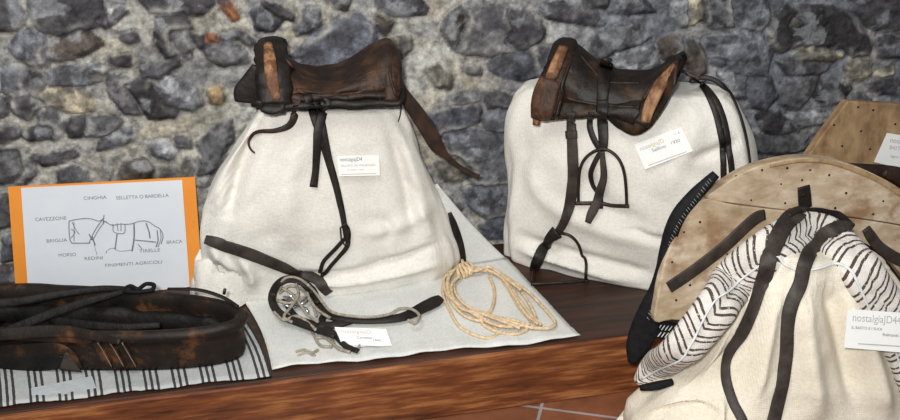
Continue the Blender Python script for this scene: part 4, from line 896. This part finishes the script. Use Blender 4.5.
# ------------------------------------------------------------------ pack saddle on its stand at the right
OC_ = Vector((1.0, -.80, 0))
st = body('cloth_covered_stand', (1.0, -.80, 0), (1, 0, 0),
    [((628, 425), (990, 470)), ((660, 392), (985, 440)), ((692, 366), (970, 400)), ((716, 335), (945, 350)), ((735, 300), (922, 310)), ((752, 272), (902, 285)), ((768, 250), (884, 262))],
    [.22, .19, .16, .13, .11, .09, .075], LINEN_C, seed=2.2, bottom=0, e=2.4, vfold=.004, top=.04, folds=[
    ([(760, 270), (740, 320), (700, 400)], 9, -.012), ([(775, 275), (765, 330), (750, 410)], 10, .012), ([(800, 280), (805, 340), (820, 425)], 12, .014), ([(825, 280), (840, 330), (860, 420)], 9, -.014),
    ([(845, 290), (870, 350), (890, 425)], 9, .014), ([(740, 300), (715, 345), (660, 395)], 8, .012), ([(640, 404), (665, 398), (700, 402)], 7, .014), ([(650, 418), (690, 410), (720, 412)], 6, -.014), ([(715, 390), (718, 410), (715, 430)], 6, .012)])
tag(st, 'cream cloth-covered stand on the tiled floor beneath the wooden pack saddle', 'cloth stand')
STB = bvh(st)
P, N, W = lay([(622, 424, 20), (632, 412, 20), (648, 405, 20), (668, 404, 18), (690, 408, 12)], (), 0, lambda x, y: onz(x, y, .02)); V, Fc, U = tube(P, lambda t: .017-.008*t*t, 14); mk('rolled_hem', V, Fc, LINEN_C, st)
YB = -.70; OB = Vector((0, YB, 0)); nB = Vector((0, -1, .10)).normalized(); OBp = ony(700, 300, YB)
ps = thing('pack_saddle', Vector((ony(800, 212, YB).x, YB, .45)), 'pale wooden pack saddle with striped padding on the cream stand at right', 'pack saddle')
def slab(name, outline, O, n, th, mat, parent, curve=True, label=None, bv=.004):
    P = [onpl(x, y, O, n) for x, y in [tuple(q[:2]) for q in (cr(outline, 8, closed=True) if curve else outline)]]
    m_ = len(P); back = [p-n*th for p in P]
    Fc = [tuple(range(m_)), tuple(range(2*m_-1, m_-1, -1))]+[(i, (i+1) % m_, (i+1) % m_+m_, i+m_)[::-1] for i in range(m_)]
    o = mk(name, P+back, Fc, mat, parent, smooth=False, label=label); bev(o, bv, 3)
    return o
LP = lambda *p: list(p)
upper = slab('upper_board', [(707, 198), (724, 185), (745, 172), (770, 163), (800, 158), (828, 159), (855, 166), (880, 177), (905, 192), (940, 222), (960, 250), (962, 256), (940, 236), (905, 226), (870, 220), (840, 216), (800, 212), (760, 207), (730, 203)], OBp, nB, .034, PALE, ps)
lowerL = slab('side_board', [(706, 199), (730, 204), (760, 208), (800, 213), (812, 222), (790, 240), (760, 262), (735, 290), (712, 318), (692, 322), (672, 320), (655, 322), (657, 300), (663, 268), (673, 240), (688, 215)], OBp, nB, .026, PALE, ps)
lowerR = slab('side_board', [(802, 214), (840, 217), (870, 221), (905, 227), (940, 238), (961, 258), (975, 300), (980, 350), (950, 360), (930, 320), (905, 280), (880, 252), (845, 235), (815, 224)], OBp, nB, .026, PALE, ps)
BDS = bvh(upper, lowerL, lowerR)
strap('board_edge', [(770, 166, 3), (800, 161, 3), (828, 162, 4), (855, 170, 5), (880, 181, 5), (905, 197, 5)], PALE2, ps, BDS, .001, .004)
strap('inner_rim', [(800, 214, 5), (780, 232, 6), (758, 246, 6), (735, 268, 7), (712, 296, 7), (700, 312, 6)], PALE2, ps, BDS, .003, .008)
strap('inner_rim', [(838, 238, 4), (862, 250, 5), (884, 274, 6), (905, 304, 6), (920, 330, 6)], PALE2, ps, BDS, .003, .008)
# rear arch, side bars
OR_ = ony(850, 130, -.36); nR = Vector((0, -1, .12)).normalized()
rear = slab('rear_board', [(848, 101), (905, 104), (960, 112), (1010, 170), (1030, 230), (960, 220), (905, 205), (860, 200), (806, 160), (822, 136)], OR_, nR, .03, PALE2, ps, curve=False)
pa = onpl(835, 175, OBp, nB); 
for (x, y, x2, y2) in [(770, 215, 850, 172), (925, 235, 965, 200)]:
    p0 = onpl(x, y, OBp, nB)+Vector((0, .03, -.02)); p1 = onpl(x2, y2, OR_, nR)+Vector((0, -.002, -.03)); w = Vector((.03, 0, 0)); h_ = Vector((0, 0, .012))
    V = [p0-w-h_, p0+w-h_, p0+w+h_, p0-w+h_, p1-w-h_, p1+w-h_, p1+w+h_, p1-w+h_]
    o = mk('side_bar', V, [(0, 1, 2, 3), (7, 6, 5, 4), (0, 4, 5, 1), (1, 5, 6, 2), (2, 6, 7, 3), (3, 7, 4, 0)], PALE2, ps, smooth=False); bev(o, .004)
RB = bvh(rear)
# nail marks
nail_pts = [(736, 176), (762, 170), (787, 168), (810, 170), (829, 175), (781, 184), (802, 180), (846, 193), (883, 201), (873, 214), (751, 200), (785, 203), (835, 208), (684, 232), (700, 222), (727, 254), (672, 262), (690, 285), (892, 183), (676, 300)]
def nail(pxy, surf, r, parent, first=[None]):
    h = hit(surf, *pxy)
    if not h: return
    V, Fc, U = tube([h[0]-h[2]*.001, h[0]+h[2]*.0012], r, 8); mk('nail_head', V, Fc, IRON, parent)
for i, p in enumerate(nail_pts): nail(p, BDS, .0022+.0012*((i*7) % 5)/5, ps)
for i, p in enumerate([(834, 125), (861, 131), (842, 146), (870, 149), (873, 110), (895, 124), (858, 107)]): nail(p, RB, .003, ps)
# dark leather between the two arches
P, N, W = lay([(838, 163, 4), (850, 167, 8), (868, 171, 14), (885, 174, 18), (905, 180, 22), (935, 195, 26)], (), 0, lambda x, y: ony(x, y, -.52)); V, Fc, U = ribbon(P, N, W, .02); mk('leather_cover', V, Fc, LEATHER_R, ps, uv=U)
strap('leather_lip', [(884, 172, 8), (895, 178, 10), (908, 186, 10)], LEATHER_B, ps, (), 0, .012, lambda x, y: ony(x, y, -.56))
# padding roll
PD = [(641, 386, 9), (651, 379, 24), (666, 366, 34), (684, 348, 39), (705, 322, 42), (735, 287, 44), (764, 258, 46), (800, 241, 50), (832, 247, 48), (858, 272, 44), (880, 305, 44), (900, 345, 44), (920, 395, 42), (932, 440, 30)]
P, N, W = lay(PD, STB, .014, lambda x, y: ony(x, y, -.84), step=3, smooth=6)
# smooth the run's depth
for _ in range(30): P = [P[0]]+[(P[i-1]+P[i]*2+P[i+1])/4 for i in range(1, len(P)-1)]+[P[-1]]; N = [N[0]]+[(N[i-1]+N[i]+N[i+1]).normalized() for i in range(1, len(N)-1)]+[N[-1]]
T = frames(P); rows = []; uvs = []; s = 0
for i in range(len(P)):
    if i: s += (P[i]-P[i-1]).length
    n_ = (Vector((0, -1, .25)).normalized()*.7+N[i]*.3); n_ = (n_-T[i]*n_.dot(T[i])).normalized(); B = T[i].cross(n_); row = []; ur = []; kr_ = float(sstep(.5, .6, i/len(P))); SGN = 1; w = W[i]/2; tt = min(.026, w*.55)
    for k in range(24):
        a_ = 2*math.pi*k/24; x_, y_ = math.cos(a_), math.sin(a_); cr_ = -.006*math.exp(-(x_/.13)**2) if y_ > 0 else 0
        puff = .0015*math.sin(s*2*math.pi/.0235+abs(x_)*4)
        row.append(P[i]+B*(w*x_*(1 if abs(x_) < .99 else 1))+n_*((tt+puff)*abs(y_)**.8*(1 if y_ > 0 else -1)+cr_)); ur.append((s-(abs(x_)*.026*(1-kr_)+x_*SGN*.022*kr_), x_))
    rows.append(row); uvs.append(ur)
V, Fc, U = grid(rows, uvs, closed=True, capends=True); pad = mk('padding', V, Fc, PADCLOTH, ps, uv=U, label='striped stuffed padding roll'); PDB = bvh(pad)
# cord seam along the padding
strap('seam_cord', [(643, 379, 2), (664, 367, 2), (683, 358, 2), (694, 337, 2), (713, 303, 2), (727, 300-8, 2), (750, 273, 2), (775, 257, 2.6), (784, 264, 2.6), (800, 270, 2.6), (818, 268, 2.6), (838, 264, 2.6), (850, 270, 2.6), (858, 284, 2.6), (868, 306, 2), (880, 330, 2), (893, 347, 2), (900, 366, 2), (905, 390, 2)], THREAD, ps, PDB+STB, .003, .005)
# straps
BP = BDS+PDB+STB
strap('leather_tab', [(803, 186, 13), (804, 198, 14), (805, 213, 14)], LEATHER, ps, BDS, .003, .004)
nail((804, 195), bvh(bpy.data.objects['leather_tab']), .0035, ps)
strap('leather_strap', [(764, 214, 11), (756, 217, 13), (744, 227, 13), (725, 245, 13), (705, 261, 13), (686, 275, 13), (668, 287, 13)], LEATHER_G, ps, BDS, .004, .005)
strap('leather_strap', [(865, 228, 9), (870, 236, 11), (878, 246, 11), (892, 256, 12), (908, 264, 12), (930, 275, 12)], LEATHER_G, ps, BDS, .004, .005)
FP = lambda x, y: ony(x, y, -.90)
strap('hanging_strap', [(797, 214, 18), (785, 224, 17), (775, 242, 17), (768, 262, 16), (762, 285, 15), (755, 308, 15), (744, 332, 14), (732, 350, 12), (727, 364, 10), (727, 382, 10), (733, 402, 10), (742, 420, 10), (748, 440, 10)], LEATHER_G, ps, BP, .005, .005, FP)
strap('hanging_strap', [(850, 226, 9), (838, 228, 13), (824, 235, 15), (812, 248, 15), (804, 265, 14), (799, 285, 14), (791, 305, 14), (787, 325, 13), (786, 350, 13), (782, 380, 13), (776, 405, 14), (768, 440, 14)], LEATHER_G, ps, BP, .006, .005, FP)
strap('hanging_strap', [(786, 218, 8), (800, 212, 9), (818, 211, 9), (838, 217, 9), (850, 226, 8)], LEATHER, ps, BP, .009, .005, FP)
# black webbing edge beside the board
P, N, W = lay([(716, 174, 9), (706, 184, 12), (694, 196, 14), (680, 213, 15), (672, 230, 15), (667, 250, 15), (663, 270, 15), (658, 290, 18), (651, 310, 24), (644, 330, 27), (637, 348, 22), (632, 362, 8)], (), 0, lambda x, y: ony(x, y, YB+.03))
V, Fc, U = ribbon(P, N, W, .02); web = mk('black_webbing', V, Fc, BLACKM, ps, uv=U, label='long black padded strap'); WB = bvh(web)
mb = MB()
for i in range(44):
    t = i/43; A_ = cr([(711, 180), (696, 200), (683, 218), (672, 240), (666, 268), (658, 292), (648, 318)], 1.5); q = A_[int(t*(len(A_)-1))]; x, y = float(q[0]), float(q[1])
    for dx in ((-1, 3) if t < .6 else (0,)):
        if not (onband(WB, x-1+dx, y-2) and onband(WB, x+2+dx, y+2.5)): continue
        P, N, W = lay([(x-1+dx, y-1.2, .6), (x+1.5+dx, y+1.8, .6)], WB, .0015, lambda x, y: ony(x, y, YB+.01), step=2); V, Fc, U = ribbon(P, N, W, .0012); mb.add(V, Fc, U)
mb.out('white_stitching', simple('grey_thread', (.16, .17, .18), (.28, .29, .3), 60, .9, 0), web)
P, N, W = lay([(655, 328, 17), (664, 330, 19), (676, 332, 18), (684, 333, 16)], (), 0, lambda x, y: ony(x, y, YB+.02)); V, Fc, U = ribbon(P, N, W, .012); pc = mk('woven_patch', V, Fc, BLACKM, ps, uv=U)
mb = MB()
for r_ in range(2):
    for k in range(7):
        x, y = 659+k*3.6, 327+r_*7+k*.4
        P, N, W = lay([(x-1.5, y+2.5, .9), (x+2, y-2, .9)], bvh(pc), .0015, lambda x, y: ony(x, y, YB), step=2); V, Fc, U = ribbon(P, N, W, .0012); mb.add(V, Fc, U)
mb.out('white_stitching', bpy.data.materials['pale_thread'], pc)
# black strip painting in the shade under the padding's tip
P, N, W = lay([(641, 388, 6), (655, 386, 9), (672, 382, 7)], (), 0, lambda x, y: ony(x, y, -.80)); V, Fc, U = ribbon(P, N, W, .02); mk('painted_tip_shade', V, Fc, BLACKM, ps, uv=U)

h = hit(PDB+STB, 880, 330)
card([(848, 309), (921, 314), (918, 354), (844, 347.5)], (), 'label_card', 'large white printed card resting on the striped padding at the right edge', [
    ('nostalgiaJD44', .07, .70, .28, INK_L, .92), ('IL BASTO E I SUOI', .07, .50, .10, INK, 1.1), ('finimenti da soma', .50, .36, .12, INK, 1.1)], rules=[(.18, .95, .12, INK_L)], O=Vector(h[0]), n=Vector((0, -1, .5)), off=.026, group='printed labels')
h = hit(RB, 880, 150)
card([(887, 133), (945, 142), (934, 176), (874, 162)], (), 'label_card', 'white printed card on the tan rear board of the pack saddle', [
    ('nostalgiaJD', .1, .72, .24, INK_L, 1), ('BASTO SARDO', .14, .50, .18, INK_L, 1), ('legno e cuoio', .22, .24, .14, INK_L, 1)], O=h[0], n=nR, off=.004, group='printed labels')

# ------------------------------------------------------------------ light
w = bpy.data.worlds.new('room'); sc.world = w; w.use_nodes = True; w.node_tree.nodes['Background'].inputs[0].default_value = (.93, .97, 1, 1); w.node_tree.nodes['Background'].inputs[1].default_value = .26
def area(name, loc, tgt, size, power, col):
    l = bpy.data.lights.new(name, 'AREA'); l.size = size; l.energy = power; l.color = col; o = bpy.data.objects.new(name, l); C.objects.link(o)
    o.location = loc; o.rotation_euler = (Vector(tgt)-Vector(loc)).to_track_quat('-Z', 'Y').to_euler()
area('flash', (-.12, -2.50, 1.66), (.45, -.2, .35), .12, 50, (1, .985, .95))
area('ceiling_lamp', (-.6, -1.7, 3.0), (.2, -.2, .2), 1.2, 42, (1, .96, .9))
vs = sc.view_settings; vs.view_transform = 'Standard'; vs.look = 'None'; vs.gamma = 1; vs.use_curve_mapping = False; vs.exposure = 0
